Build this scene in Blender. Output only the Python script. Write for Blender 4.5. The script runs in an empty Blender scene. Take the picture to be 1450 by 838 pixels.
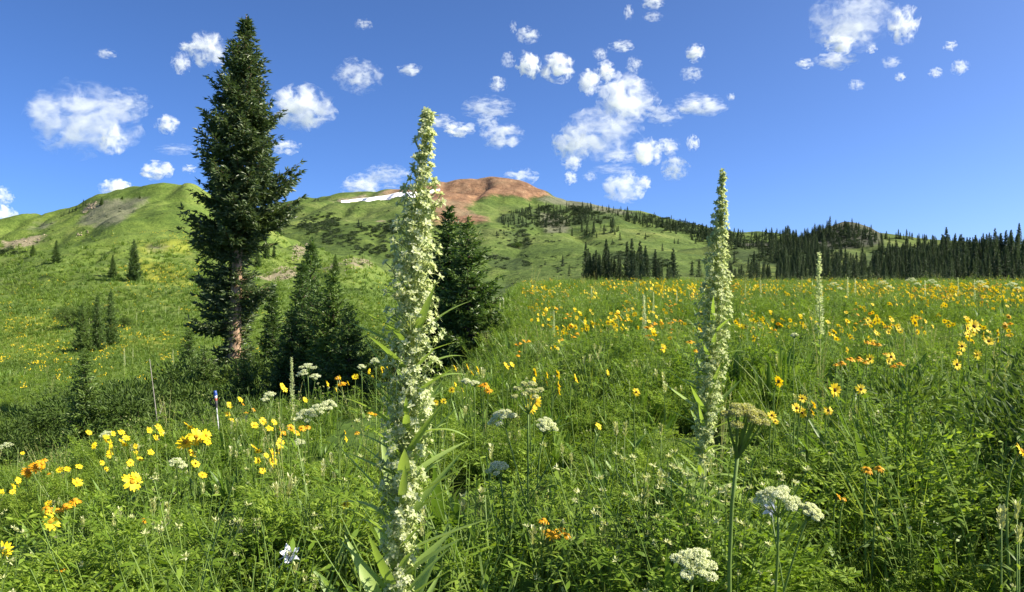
import bpy, math, random
import numpy as np
from mathutils import Vector, Matrix, Euler
from mathutils.bvhtree import BVHTree

rng = np.random.default_rng(11)
random.seed(11)
R_ = math.radians
sc = bpy.context.scene
COL = sc.collection

# ------------------------------------------------------------------ camera, sky, sun, exposure
CAM_Z, F, CX, CY = 1.10, 1116.0, 725.0, 419.0
cam_d = bpy.data.cameras.new('camera')
cam_d.sensor_width = 36.0
cam_d.lens = 36.0 * F / 1450.0
cam_d.clip_start = 0.05
cam_d.clip_end = 40000
cam = bpy.data.objects.new('camera', cam_d)
COL.objects.link(cam)
cam.location = (0, 0, CAM_Z)
cam.rotation_euler = (R_(90), 0, 0)
sc.camera = cam

SUN_AZ, SUN_EL = 94.0, 41.0          # degrees clockwise from the view direction, above the horizon
SUN_DIR = Vector((math.cos(R_(SUN_EL)) * math.sin(R_(SUN_AZ)), math.cos(R_(SUN_EL)) * math.cos(R_(SUN_AZ)), math.sin(R_(SUN_EL))))
world = bpy.data.worlds.new('World')
sc.world = world
world.use_nodes = True
wn = world.node_tree
sky = wn.nodes.new('ShaderNodeTexSky')
sky.sky_type = 'NISHITA'
sky.sun_disc = False
sky.sun_elevation = R_(SUN_EL)
sky.sun_rotation = R_(SUN_AZ)
sky.altitude = 1500
sky.air_density = 0.5
sky.dust_density = 4.5
sky.ozone_density = 10.0
hsv = wn.nodes.new('ShaderNodeHueSaturation')
hsv.inputs['Hue'].default_value = 0.500
hsv.inputs['Saturation'].default_value = 1.03
wn.links.new(sky.outputs[0], hsv.inputs['Color'])
wn.links.new(hsv.outputs[0], wn.nodes['Background'].inputs['Color'])
wn.nodes['Background'].inputs['Strength'].default_value = 0.116

sun_d = bpy.data.lights.new('sun', 'SUN')
sun_d.energy = 5.0
sun_d.angle = R_(0.5)
sun_d.color = (1.0, 0.92, 0.74)
sun = bpy.data.objects.new('sun', sun_d)
COL.objects.link(sun)
sun.rotation_euler = SUN_DIR.to_track_quat('Z', 'Y').to_euler()
sun.location = (30, 10, 60)

sc.view_settings.view_transform = 'Standard'
sc.view_settings.look = 'None'
sc.view_settings.gamma = 1.0
sc.view_settings.exposure = 1.15
sc.cycles.max_bounces = 12
sc.cycles.diffuse_bounces = 3
sc.cycles.transmission_bounces = 4
sc.cycles.transparent_max_bounces = 12
sc.cycles.volume_bounces = 10
sc.cycles.volume_max_steps = 128

# ------------------------------------------------------------------ helpers
def nrm(a):
    a = np.asarray(a, float)
    return a / np.maximum(np.linalg.norm(a, axis=-1, keepdims=True), 1e-9)

class Acc:
    """collects vertices and faces for ONE mesh"""
    def __init__(s):
        s.V, s.Q, s.T, s.MQ, s.MT, s.n = [], [], [], [], [], 0
    def add(s, v, quads=None, tris=None, mat=0):
        v = np.asarray(v, np.float32).reshape(-1, 3)
        if quads is not None and len(quads):
            q = np.asarray(quads, np.int32).reshape(-1, 4) + s.n
            s.Q.append(q); s.MQ.append(np.full(len(q), mat, np.int32))
        if tris is not None and len(tris):
            t = np.asarray(tris, np.int32).reshape(-1, 3) + s.n
            s.T.append(t); s.MT.append(np.full(len(t), mat, np.int32))
        s.V.append(v); s.n += len(v)
    def mesh(s, name, mats, smooth=False):
        me = bpy.data.meshes.new(name)
        V = np.concatenate(s.V) if s.V else np.zeros((0, 3), np.float32)
        Q = np.concatenate(s.Q) if s.Q else np.zeros((0, 4), np.int32)
        T = np.concatenate(s.T) if s.T else np.zeros((0, 3), np.int32)
        me.vertices.add(len(V)); me.vertices.foreach_set('co', V.ravel())
        nl = Q.size + T.size
        me.loops.add(nl); me.loops.foreach_set('vertex_index', np.concatenate([Q.ravel(), T.ravel()]).astype(np.int32))
        me.polygons.add(len(Q) + len(T))
        st = np.concatenate([np.arange(len(Q)) * 4, len(Q) * 4 + np.arange(len(T)) * 3]).astype(np.int32)
        me.polygons.foreach_set('loop_start', st)
        mi = np.concatenate([np.concatenate(s.MQ) if s.MQ else np.zeros(0, np.int32), np.concatenate(s.MT) if s.MT else np.zeros(0, np.int32)])
        me.polygons.foreach_set('material_index', mi.astype(np.int32))
        me.polygons.foreach_set('use_smooth', np.full(len(Q) + len(T), smooth))
        for m in (mats if isinstance(mats, (list, tuple)) else [mats]):
            me.materials.append(m)
        me.update(calc_edges=True)
        return me

def tag(o, label=None, cat=None, group=None, kind=None):
    if label: o['label'] = label
    if cat: o['category'] = cat
    if group: o['group'] = group
    if kind: o['kind'] = kind
    return o

def obj(name, me, parent=None, loc=(0, 0, 0), rot=(0, 0, 0), scale=1.0):
    o = bpy.data.objects.new(name, me)
    COL.objects.link(o)
    if parent is not None: o.parent = parent
    o.location = loc; o.rotation_euler = rot
    o.scale = (scale, scale, scale) if np.isscalar(scale) else scale
    return o

def empty(name, loc, rotz=0.0, scale=1.0):
    o = bpy.data.objects.new(name, None)
    o.empty_display_size = 0.1
    COL.objects.link(o)
    o.location = loc; o.rotation_euler = (0, 0, rotz)
    o.scale = (scale, scale, scale) if np.isscalar(scale) else scale
    return o

def copy_thing(root, loc, rotz=0.0, scale=1.0):
    r = root.copy(); COL.objects.link(r)
    r.location = loc; r.rotation_euler = (0, 0, rotz)
    r.scale = (scale, scale, scale) if np.isscalar(scale) else scale
    for ch in root.children:
        c = ch.copy(); COL.objects.link(c); c.parent = r
        for g in ch.children:
            d = g.copy(); COL.objects.link(d); d.parent = c
    return r

# --- leaf shapes, all vectorised over n leaves
def perp(D, roll=None):
    D = nrm(D); n = len(D)
    up = np.tile([0, 0, 1.0], (n, 1))
    up[np.abs(D[:, 2]) > 0.95] = [1, 0, 0]
    S = nrm(np.cross(D, up)); N = np.cross(S, D)
    if roll is not None:
        c, s_ = np.cos(roll)[:, None], np.sin(roll)[:, None]
        S, N = S * c + N * s_, N * c - S * s_
    return S, N

def diamonds(acc, P, D, L, W, roll=None, fold=0.25, mid=0.45, mat=0):
    P = np.asarray(P, float); n = len(P); D = nrm(D)
    L = np.broadcast_to(L, n)[:, None]; W = np.broadcast_to(W, n)[:, None]
    S, N = perp(D, roll)
    a = P; c = P + D * L
    m = P + D * L * mid - N * W * fold
    v = np.stack([a, m + S * W / 2, c, m - S * W / 2], 1).reshape(-1, 3)
    q = np.arange(n * 4).reshape(-1, 4)
    acc.add(v, quads=q, mat=mat)

def blades(acc, P, D, L, W, bend, segs=3, roll=None, tipw=0.06, wide=0.35, basew=0.5, fold=0.0, G=(0, 0, -1), mat=0):
    """curved strips; bend along G; width profile basew -> 1 at wide -> tipw"""
    P = np.asarray(P, float); n = len(P); D = nrm(D)
    L = np.broadcast_to(L, n); W = np.broadcast_to(W, n); bend = np.broadcast_to(bend, n)
    S, N = perp(D, roll)
    G = np.broadcast_to(np.asarray(G, float), (n, 3))
    ts = np.linspace(0, 1, segs + 1)
    rows = []
    for t in ts:
        w = basew + (1 - basew) * math.sin(min(t / wide, 1) * math.pi / 2) if t < wide else tipw + (1 - tipw) * (1 - ((t - wide) / (1 - wide)) ** 1.7)
        c = P + D * (L * t)[:, None] + G * (bend * L * t * t)[:, None]
        h = (W * w / 2)[:, None]
        if fold:
            rows += [c + S * h + N * h * fold, c, c - S * h + N * h * fold]
        else:
            rows += [c + S * h, c - S * h]
    k = 3 if fold else 2
    v = np.stack(rows, 1).reshape(-1, 3)
    m = (segs + 1) * k
    base = np.arange(n)[:, None, None] * m
    fs = []
    for i in range(segs):
        for j in range(k - 1):
            fs.append([i * k + j, i * k + j + 1, (i + 1) * k + j + 1, (i + 1) * k + j])
    q = (base + np.array(fs)[None]).reshape(-1, 4)
    acc.add(v, quads=q, mat=mat)

def tube(acc, pts, rads, sides=6, mat=0, cap=True):
    pts = np.asarray(pts, float); n = len(pts)
    rads = np.broadcast_to(rads, n)
    T = nrm(np.gradient(pts, axis=0))
    ref = np.array([0.0, 1.0, 0.0]) if abs(T[0][1]) < 0.8 else np.array([1.0, 0, 0])
    vs = []
    a = np.linspace(0, 2 * math.pi, sides, endpoint=False)
    for i in range(n):
        s_ = nrm(np.cross(T[i], ref)); u = np.cross(s_, T[i])
        vs.append(pts[i] + rads[i] * (np.cos(a)[:, None] * s_ + np.sin(a)[:, None] * u))
    v = np.concatenate(vs)
    q = []
    for i in range(n - 1):
        for j in range(sides):
            k = (j + 1) % sides
            q.append([i * sides + j, i * sides + k, (i + 1) * sides + k, (i + 1) * sides + j])
    tr = []
    if cap:
        for j in range(1, sides - 1):
            tr.append([(n - 1) * sides, (n - 1) * sides + j, (n - 1) * sides + j + 1])
    acc.add(v, quads=q, tris=tr, mat=mat)

def rand_dirs(n, zlo=-1, zhi=1):
    z = rng.uniform(zlo, zhi, n); a = rng.uniform(0, 2 * math.pi, n); r = np.sqrt(np.maximum(0, 1 - z * z))
    return np.stack([r * np.cos(a), r * np.sin(a), z], 1)

# --- lattice noise
_TAB = np.random.default_rng(5).random((256, 256))
def vnoise(x, y, seed=0):
    x = np.asarray(x, float) + seed * 37.3; y = np.asarray(y, float) + seed * 91.7
    xi = np.floor(x).astype(int); yi = np.floor(y).astype(int)
    fx = x - xi; fy = y - yi
    fx = fx * fx * (3 - 2 * fx); fy = fy * fy * (3 - 2 * fy)
    g = lambda i, j: _TAB[(xi + i) & 255, (yi + j) & 255]
    return (g(0, 0) * (1 - fx) + g(1, 0) * fx) * (1 - fy) + (g(0, 1) * (1 - fx) + g(1, 1) * fx) * fy
def fbm(x, y, octv=4, seed=0):
    s = 0; a = 0.5; tot = 0
    for i in range(octv):
        s = s + a * vnoise(x, y, seed + i); tot += a
        x = np.asarray(x) * 2.03; y = np.asarray(y) * 2.03; a *= 0.5
    return s / tot - 0.5
def sstep(a, b, x):
    t = np.clip((x - a) / (b - a), 0, 1)
    return t * t * (3 - 2 * t)
def in_poly(px, py, poly):
    px = np.asarray(px); py = np.asarray(py); r = np.zeros(px.shape, bool)
    n = len(poly)
    for i in range(n):
        x0, y0 = poly[i]; x1, y1 = poly[(i + 1) % n]
        c = ((y0 > py) != (y1 > py)) & (px < (x1 - x0) * (py - y0) / ((y1 - y0) or 1e-9) + x0)
        r ^= c
    return r

# ------------------------------------------------------------------ materials
def new_mat(name):
    m = bpy.data.materials.new(name); m.use_nodes = True
    nt = m.node_tree; nt.nodes.clear()
    out = nt.nodes.new('ShaderNodeOutputMaterial')
    return m, nt, out
def N(nt, t, **kw):
    n = nt.nodes.new(t)
    for k, v in kw.items():
        if k.startswith('i_'):
            n.inputs[k[2:].replace('_', ' ')].default_value = v
        else:
            setattr(n, k, v)
    return n
def ramp(nt, fac, stops, interp='LINEAR'):
    r = nt.nodes.new('ShaderNodeValToRGB'); r.color_ramp.interpolation = interp
    e = r.color_ramp.elements
    while len(e) < len(stops): e.new(0.5)
    for el, (p, c) in zip(e, stops):
        el.position = p; el.color = (*c, 1)
    nt.links.new(fac, r.inputs[0])
    return r.outputs[0]
def mix(nt, fac, a, b, mode='MIX'):
    m = nt.nodes.new('ShaderNodeMix'); m.data_type = 'RGBA'; m.blend_type = mode
    if hasattr(fac, 'links'): nt.links.new(fac, m.inputs[0])
    else: m.inputs[0].default_value = fac
    for i, v in ((6, a), (7, b)):
        if hasattr(v, 'links'): nt.links.new(v, m.inputs[i])
        else: m.inputs[i].default_value = (*v, 1)
    return m.outputs[2]
def math_(nt, op, a, b=0.0, clamp=False):
    m = nt.nodes.new('ShaderNodeMath'); m.operation = op; m.use_clamp = clamp
    for i, v in ((0, a), (1, b)):
        if hasattr(v, 'links'): nt.links.new(v, m.inputs[i])
        else: m.inputs[i].default_value = v
    return m.outputs[0]
def noise(nt, scale, detail=4, rough=0.55, vec=None, dist=0.0):
    n = N(nt, 'ShaderNodeTexNoise'); n.inputs['Scale'].default_value = scale
    n.inputs['Detail'].default_value = detail; n.inputs['Roughness'].default_value = rough; n.inputs['Distortion'].default_value = dist
    if vec is not None: nt.links.new(vec, n.inputs['Vector'])
    return n.outputs[0]

def leaf_mat(name, stops, trans=0.35, tcol=(1.25, 1.25, 0.6), rough=0.5, spec=0.35, patch=0.0, patch_col=None, patch_scale=0.6):
    """leaf, petal or needle: colour varies from leaf to leaf and from plant to plant"""
    m, nt, out = new_mat(name)
    geo = N(nt, 'ShaderNodeNewGeometry'); oi = N(nt, 'ShaderNodeObjectInfo')
    f = math_(nt, 'ADD', math_(nt, 'MULTIPLY', geo.outputs['Random Per Island'], 0.6), math_(nt, 'MULTIPLY', oi.outputs['Random'], 0.4))
    k = len(stops)
    c = ramp(nt, f, [(0.08 + 0.84 * i / max(1, k - 1), s) for i, s in enumerate(stops)])
    if patch and patch_col:
        nz = noise(nt, patch_scale, 3, 0.5, geo.outputs['Position'])
        c = mix(nt, math_(nt, 'MULTIPLY', ramp(nt, nz, [(0.42, (0, 0, 0)), (0.62, (1, 1, 1))]), patch), c, patch_col)
    b = N(nt, 'ShaderNodeBsdfPrincipled'); nt.links.new(c, b.inputs['Base Color'])
    b.inputs['Roughness'].default_value = rough; b.inputs['Specular IOR Level'].default_value = spec
    if trans:
        t = N(nt, 'ShaderNodeBsdfTranslucent')
        nt.links.new(mix(nt, 1.0, c, tcol, 'MULTIPLY'), t.inputs['Color'])
        ms = N(nt, 'ShaderNodeMixShader'); ms.inputs[0].default_value = trans
        nt.links.new(b.outputs[0], ms.inputs[1]); nt.links.new(t.outputs[0], ms.inputs[2])
        nt.links.new(ms.outputs[0], out.inputs[0])
    else:
        nt.links.new(b.outputs[0], out.inputs[0])
    return m

def rough_mat(name, c1, c2, scale=8.0, rough=0.9, bump=0.4, detail=6, stretch=None):
    m, nt, out = new_mat(name)
    tc = N(nt, 'ShaderNodeTexCoord'); vec = tc.outputs['Object']
    if stretch:
        mp = N(nt, 'ShaderNodeMapping'); mp.inputs['Scale'].default_value = stretch
        nt.links.new(vec, mp.inputs[0]); vec = mp.outputs[0]
    nz = noise(nt, scale, detail, 0.6, vec)
    b = N(nt, 'ShaderNodeBsdfPrincipled')
    nt.links.new(ramp(nt, nz, [(0.35, c1), (0.65, c2)]), b.inputs['Base Color'])
    b.inputs['Roughness'].default_value = rough; b.inputs['Specular IOR Level'].default_value = 0.2
    bp = N(nt, 'ShaderNodeBump'); bp.inputs['Strength'].default_value = bump; bp.inputs['Distance'].default_value = 0.02
    nt.links.new(nz, bp.inputs['Height']); nt.links.new(bp.outputs[0], b.inputs['Normal'])
    nt.links.new(b.outputs[0], out.inputs[0])
    return m

M = {}
M['herb'] = leaf_mat('herb_leaf', [(0.052, 0.10, 0.010), (0.14, 0.23, 0.018), (0.30, 0.40, 0.06)], 0.42, rough=0.6, spec=0.22, patch=0.4, patch_col=(0.15, 0.255, 0.025), patch_scale=0.7)
M['fern'] = leaf_mat('feathery_leaf', [(0.07, 0.13, 0.012), (0.17, 0.265, 0.022), (0.32, 0.42, 0.06)], 0.44, rough=0.6, spec=0.22, patch=0.5, patch_col=(0.17, 0.28, 0.03), patch_scale=0.6)
M['grass'] = leaf_mat('grass_blade', [(0.075, 0.145, 0.016), (0.165, 0.265, 0.03), (0.33, 0.40, 0.09)], 0.38, spec=0.25)
M['lance'] = leaf_mat('lance_leaf', [(0.07, 0.14, 0.02), (0.14, 0.24, 0.035), (0.25, 0.36, 0.08)], 0.34, rough=0.45, spec=0.3)
M['hill_grass'] = leaf_mat('hill_grass_blade', [(0.095, 0.175, 0.022), (0.15, 0.235, 0.03), (0.21, 0.28, 0.045)], 0.38, patch=0.5, patch_col=(0.06, 0.12, 0.02), patch_scale=0.06)
M['shrub'] = leaf_mat('willow_leaf', [(0.036, 0.068, 0.014), (0.068, 0.122, 0.02), (0.13, 0.19, 0.036)], 0.3, rough=0.6, spec=0.2, patch=0.4, patch_col=(0.10, 0.145, 0.035), patch_scale=0.4)
M['brush'] = leaf_mat('brush_leaf', [(0.03, 0.055, 0.016), (0.045, 0.075, 0.02)], 0.2)
M['spruce'] = leaf_mat('spruce_needles', [(0.038, 0.062, 0.024), (0.072, 0.110, 0.038), (0.125, 0.165, 0.055)], 0.22, tcol=(1.1, 1.2, 0.6), rough=0.45, spec=0.4)
M['young'] = leaf_mat('young_spruce_needles', [(0.048, 0.090, 0.022), (0.095, 0.16, 0.036), (0.18, 0.26, 0.055)], 0.32, tcol=(1.1, 1.2, 0.6), rough=0.45, spec=0.4)
M['forest'] = leaf_mat('forest_needles', [(0.036, 0.062, 0.030), (0.060, 0.096, 0.042), (0.10, 0.140, 0.055)], 0.2)
M['bark'] = rough_mat('bark', (0.13, 0.075, 0.045), (0.46, 0.31, 0.20), 3.0, bump=0.8, stretch=(2.5, 2.5, 0.8))
M['dark_bark'] = rough_mat('dark_bark', (0.05, 0.035, 0.025), (0.13, 0.09, 0.065), 6.0)
M['dead_wood'] = rough_mat('dead_wood', (0.18, 0.16, 0.13), (0.34, 0.31, 0.27), 10.0)
M['stem'] = leaf_mat('green_stem', [(0.15, 0.24, 0.05), (0.22, 0.31, 0.075)], 0.3)
M['pale_stem'] = leaf_mat('pale_stem', [(0.36, 0.43, 0.16), (0.44, 0.50, 0.20)], 0.25)
M['spike_petal'] = leaf_mat('spike_petal', [(0.52, 0.59, 0.28), (0.65, 0.69, 0.40), (0.78, 0.79, 0.58)], 0.55, tcol=(1.05, 1.05, 0.85), rough=0.6)
M['spike_leaf'] = leaf_mat('spike_leaf', [(0.22, 0.33, 0.07), (0.29, 0.41, 0.10), (0.36, 0.47, 0.14)], 0.4, tcol=(1.2, 1.2, 0.6))
M['yellow'] = leaf_mat('yellow_petal', [(0.78, 0.55, 0.008), (0.84, 0.64, 0.010), (0.88, 0.70, 0.02)], 0.35, tcol=(1.1, 1.0, 0.5), rough=0.6)
M['orange'] = leaf_mat('orange_petal', [(0.76, 0.34, 0.006), (0.82, 0.43, 0.008), (0.85, 0.52, 0.012)], 0.35, tcol=(1.1, 1.0, 0.5), rough=0.6)
M['disc'] = rough_mat('flower_disc', (0.30, 0.15, 0.01), (0.58, 0.36, 0.02), 220.0)
M['dark_disc'] = rough_mat('dark_flower_disc', (0.05, 0.03, 0.008), (0.16, 0.085, 0.012), 220.0)
M['orange_disc'] = rough_mat('orange_disc', (0.45, 0.20, 0.01), (0.62, 0.33, 0.02), 220.0)
M['cream'] = leaf_mat('cream_floret', [(0.68, 0.72, 0.42), (0.76, 0.79, 0.52), (0.82, 0.83, 0.64)], 0.42, tcol=(1.05, 1.05, 0.85), rough=0.7)
M['seed'] = leaf_mat('seed_umbel', [(0.36, 0.34, 0.12), (0.46, 0.46, 0.18), (0.54, 0.56, 0.26)], 0.4)
M['bract'] = leaf_mat('pale_bract', [(0.42, 0.46, 0.18), (0.55, 0.57, 0.27), (0.62, 0.62, 0.36)], 0.3)
M['blue'] = leaf_mat('blue_sepal', [(0.74, 0.76, 0.86), (0.80, 0.81, 0.88)], 0.3, tcol=(1, 1, 1.1))
M['white'] = leaf_mat('white_petal', [(0.78, 0.78, 0.74), (0.84, 0.84, 0.80)], 0.3, tcol=(1, 1, 1))

# ------------------------------------------------------------------ terrain
def softplus(x, k):
    return k * np.logaddexp(0, np.asarray(x, float) / k)

def ground_h(x, y):
    x = np.asarray(x, float); y = np.asarray(y, float)
    side = -2.6 * np.tanh(0.27 * softplus(-x - 0.3, 1.2) / 2.6)
    yy = np.clip(y, -60, 75)
    rise = 0.027 * softplus(yy, 2.0) - 0.05 * np.maximum(y - 80, 0) * sstep(80, 110, y)
    rise = np.maximum(rise, -9.0) * sstep(-9, -1, x)
    ye = 8.3 + 0.42 * np.maximum(-x - 1, 0)
    xe = 0.5 + 0.012 * np.maximum(y - 30, 0)
    a = np.maximum(y - ye, 0); b = np.maximum(xe - x, 0)
    q = 1.0 / np.sqrt(1.0 / (a * a + 1e-6) + 1.0 / (b * b + 1e-6))
    drop = 1.6 * sstep(0.0, 2.8, q)
    near = np.hypot(x, y)
    bumps = (0.35 * fbm(x * 0.22, y * 0.22, 4, 3) + 0.05 * fbm(x * 1.7, y * 1.7, 3, 9)) * sstep(0.5, 6, near) * sstep(400, 100, near)
    return side + rise - drop + bumps

def mesh_grid(name, X, Y, Z, mat, attrs=None, wrap=False):
    nu, nv = X.shape
    V = np.stack([X, Y, Z], -1).reshape(-1, 3)
    i = np.arange(nu if wrap else nu - 1)[:, None]; j = np.arange(nv - 1)[None]
    k = (i + 1) % nu
    q = np.stack([i * nv + j, k * nv + j, k * nv + j + 1, i * nv + j + 1], -1).reshape(-1, 4)
    A = Acc(); A.add(V, quads=q)
    me = A.mesh(name, mat, smooth=True)
    for an, arr in (attrs or {}).items():
        at = me.attributes.new(an, 'FLOAT', 'POINT'); at.data.foreach_set('value', arr.reshape(-1).astype(np.float32))
    o = obj(name, me)
    tag(o, kind='structure')
    return o, V, q

def soil_mat():
    m, nt, out = new_mat('meadow_soil')
    geo = N(nt, 'ShaderNodeNewGeometry'); P = geo.outputs['Position']
    n1 = noise(nt, 1.3, 6, 0.6, P); n2 = noise(nt, 0.11, 4, 0.6, P)
    soil = ramp(nt, n1, [(0.35, (0.030, 0.022, 0.012)), (0.6, (0.055, 0.060, 0.018))])
    grass = ramp(nt, n1, [(0.35, (0.045, 0.085, 0.015)), (0.65, (0.09, 0.15, 0.025))])
    dist = N(nt, 'ShaderNodeVectorMath', operation='LENGTH'); nt.links.new(P, dist.inputs[0])
    far = N(nt, 'ShaderNodeMapRange'); far.inputs['From Min'].default_value = 3; far.inputs['From Max'].default_value = 7.5
    nt.links.new(dist.outputs['Value'], far.inputs['Value'])
    c = mix(nt, far.outputs[0], soil, grass)
    b = N(nt, 'ShaderNodeBsdfPrincipled'); nt.links.new(c, b.inputs['Base Color']); b.inputs['Roughness'].default_value = 0.95
    b.inputs['Specular IOR Level'].default_value = 0.1
    bp = N(nt, 'ShaderNodeBump'); bp.inputs['Strength'].default_value = 0.8; bp.inputs['Distance'].default_value = 0.1
    nt.links.new(n1, bp.inputs['Height']); nt.links.new(bp.outputs[0], b.inputs['Normal'])
    nt.links.new(b.outputs[0], out.inputs[0])
    return m

def slope_mat(name, g_lo, g_mid, g_hi, s_big, s_fine, bump_d, grey=((0.10, 0.105, 0.07), (0.17, 0.165, 0.115))):
    """grassy mountain slope: grass, brush and yellow bloom by noise; bare rock, red scree, grey scree by the attributes"""
    m, nt, out = new_mat(name)
    geo = N(nt, 'ShaderNodeNewGeometry'); P = geo.outputs['Position']
    big = noise(nt, s_big, 5, 0.6, P); fine = noise(nt, s_fine, 6, 0.65, P); fine2 = noise(nt, s_fine * 4.3, 3, 0.6, P)
    g = ramp(nt, math_(nt, 'ADD', math_(nt, 'MULTIPLY', big, 0.6), math_(nt, 'MULTIPLY', fine, 0.4)), [(0.38, g_lo), (0.50, g_mid), (0.62, g_hi)])
    mid = noise(nt, s_big * 3.1, 4, 0.6, P, 0.6)
    g = mix(nt, 0.6, g, ramp(nt, mid, [(0.34, (0.62, 0.66, 0.62)), (0.5, (1.0, 1.0, 1.0)), (0.66, (1.35, 1.22, 1.1))]), 'MULTIPLY')
    g = mix(nt, 0.55, g, ramp(nt, fine2, [(0.3, (0.35, 0.42, 0.3)), (0.7, (1.35, 1.3, 1.1))]), 'MULTIPLY')
    def att(n):
        a = N(nt, 'ShaderNodeAttribute', attribute_name=n); return a.outputs['Fac']
    def edge(n, lo=0.35, hi=0.6):
        return ramp(nt, math_(nt, 'ADD', att(n), math_(nt, 'ADD', math_(nt, 'MULTIPLY', math_(nt, 'SUBTRACT', fine, 0.5), 1.3), math_(nt, 'MULTIPLY', math_(nt, 'SUBTRACT', fine2, 0.5), 0.7))), [(lo, (0, 0, 0)), (hi, (1, 1, 1))])
    g = mix(nt, math_(nt, 'MULTIPLY', edge('bloom', 0.55, 0.95), 0.3), g, (0.36, 0.33, 0.03))
    g = mix(nt, math_(nt, 'MULTIPLY', edge('brush'), 0.85), g, ramp(nt, fine2, [(0.3, (0.025, 0.045, 0.014)), (0.7, (0.07, 0.10, 0.03))]))
    g = mix(nt, math_(nt, 'MULTIPLY', edge('grey', 0.3, 0.85), 0.8), g, ramp(nt, fine, [(0.35, grey[0]), (0.65, grey[1])]))
    g = mix(nt, edge('rock', 0.5, 0.8), g, ramp(nt, fine2, [(0.3, (0.12, 0.11, 0.06)), (0.7, (0.31, 0.265, 0.175))]))
    mp = N(nt, 'ShaderNodeMapping'); mp.inputs['Scale'].default_value = (1.0, 0.22, 0.22); nt.links.new(P, mp.inputs[0])
    streak = noise(nt, s_fine * 1.6, 5, 0.65, mp.outputs[0], 0.6)
    redc = ramp(nt, math_(nt, 'ADD', math_(nt, 'MULTIPLY', fine, 0.6), math_(nt, 'MULTIPLY', fine2, 0.4)), [(0.35, (0.13, 0.076, 0.044)), (0.5, (0.21, 0.120, 0.070)), (0.66, (0.30, 0.20, 0.12))])
    redc = mix(nt, 0.75, redc, ramp(nt, streak, [(0.34, (0.55, 0.52, 0.5)), (0.5, (1, 1, 1)), (0.66, (1.3, 1.22, 1.12))]), 'MULTIPLY')
    redc = mix(nt, ramp(nt, big, [(0.5, (0, 0, 0)), (0.64, (0.7, 0.7, 0.7))]), redc, (0.20, 0.165, 0.10))
    g = mix(nt, edge('red', 0.25, 0.7), g, redc)
    b = N(nt, 'ShaderNodeBsdfPrincipled'); nt.links.new(g, b.inputs['Base Color']); b.inputs['Roughness'].default_value = 0.95
    b.inputs['Specular IOR Level'].default_value = 0.1
    bp = N(nt, 'ShaderNodeBump'); bp.inputs['Strength'].default_value = 0.7; bp.inputs['Distance'].default_value = bump_d
    nt.links.new(math_(nt, 'ADD', fine, math_(nt, 'MULTIPLY', fine2, 0.4)), bp.inputs['Height']); nt.links.new(bp.outputs[0], b.inputs['Normal'])
    nt.links.new(b.outputs[0], out.inputs[0])
    return m

TV, TQ, tn = [], [], 0
def add_terrain(V, q):
    global tn
    TV.append(V); TQ.append(q + tn); tn += len(V)

# the meadow: one sheet right round the camera and out to the horizon
az = np.concatenate([np.linspace(-42, 42, 260), np.linspace(42, 318, 92)[1:-1]])
rad = np.concatenate([[0.05], np.geomspace(0.3, 12000, 190)])
A_, Rr = np.meshgrid(np.radians(az), rad, indexing='ij')
X = Rr * np.sin(A_); Y = Rr * np.cos(A_)
Z = ground_h(X, Y)
o, V, q = mesh_grid('ground', X, Y, Z, soil_mat(), wrap=True)
add_terrain(V, q)

def crom(rows, t):
    """rows (n, m) at integer t; Catmull-Rom over t"""
    n = len(rows); t = np.clip(t, 0, n - 1 - 1e-6)
    i = np.floor(t).astype(int); f = (t - i)[:, None]
    p0 = rows[np.maximum(i - 1, 0)]; p1 = rows[i]; p2 = rows[np.minimum(i + 1, n - 1)]; p3 = rows[np.minimum(i + 2, n - 1)]
    return 0.5 * (2 * p1 + (p2 - p0) * f + (2 * p0 - 5 * p1 + 4 * p2 - p3) * f ** 2 + (3 * p1 - p0 - 3 * p2 + p3) * f ** 3)

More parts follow.
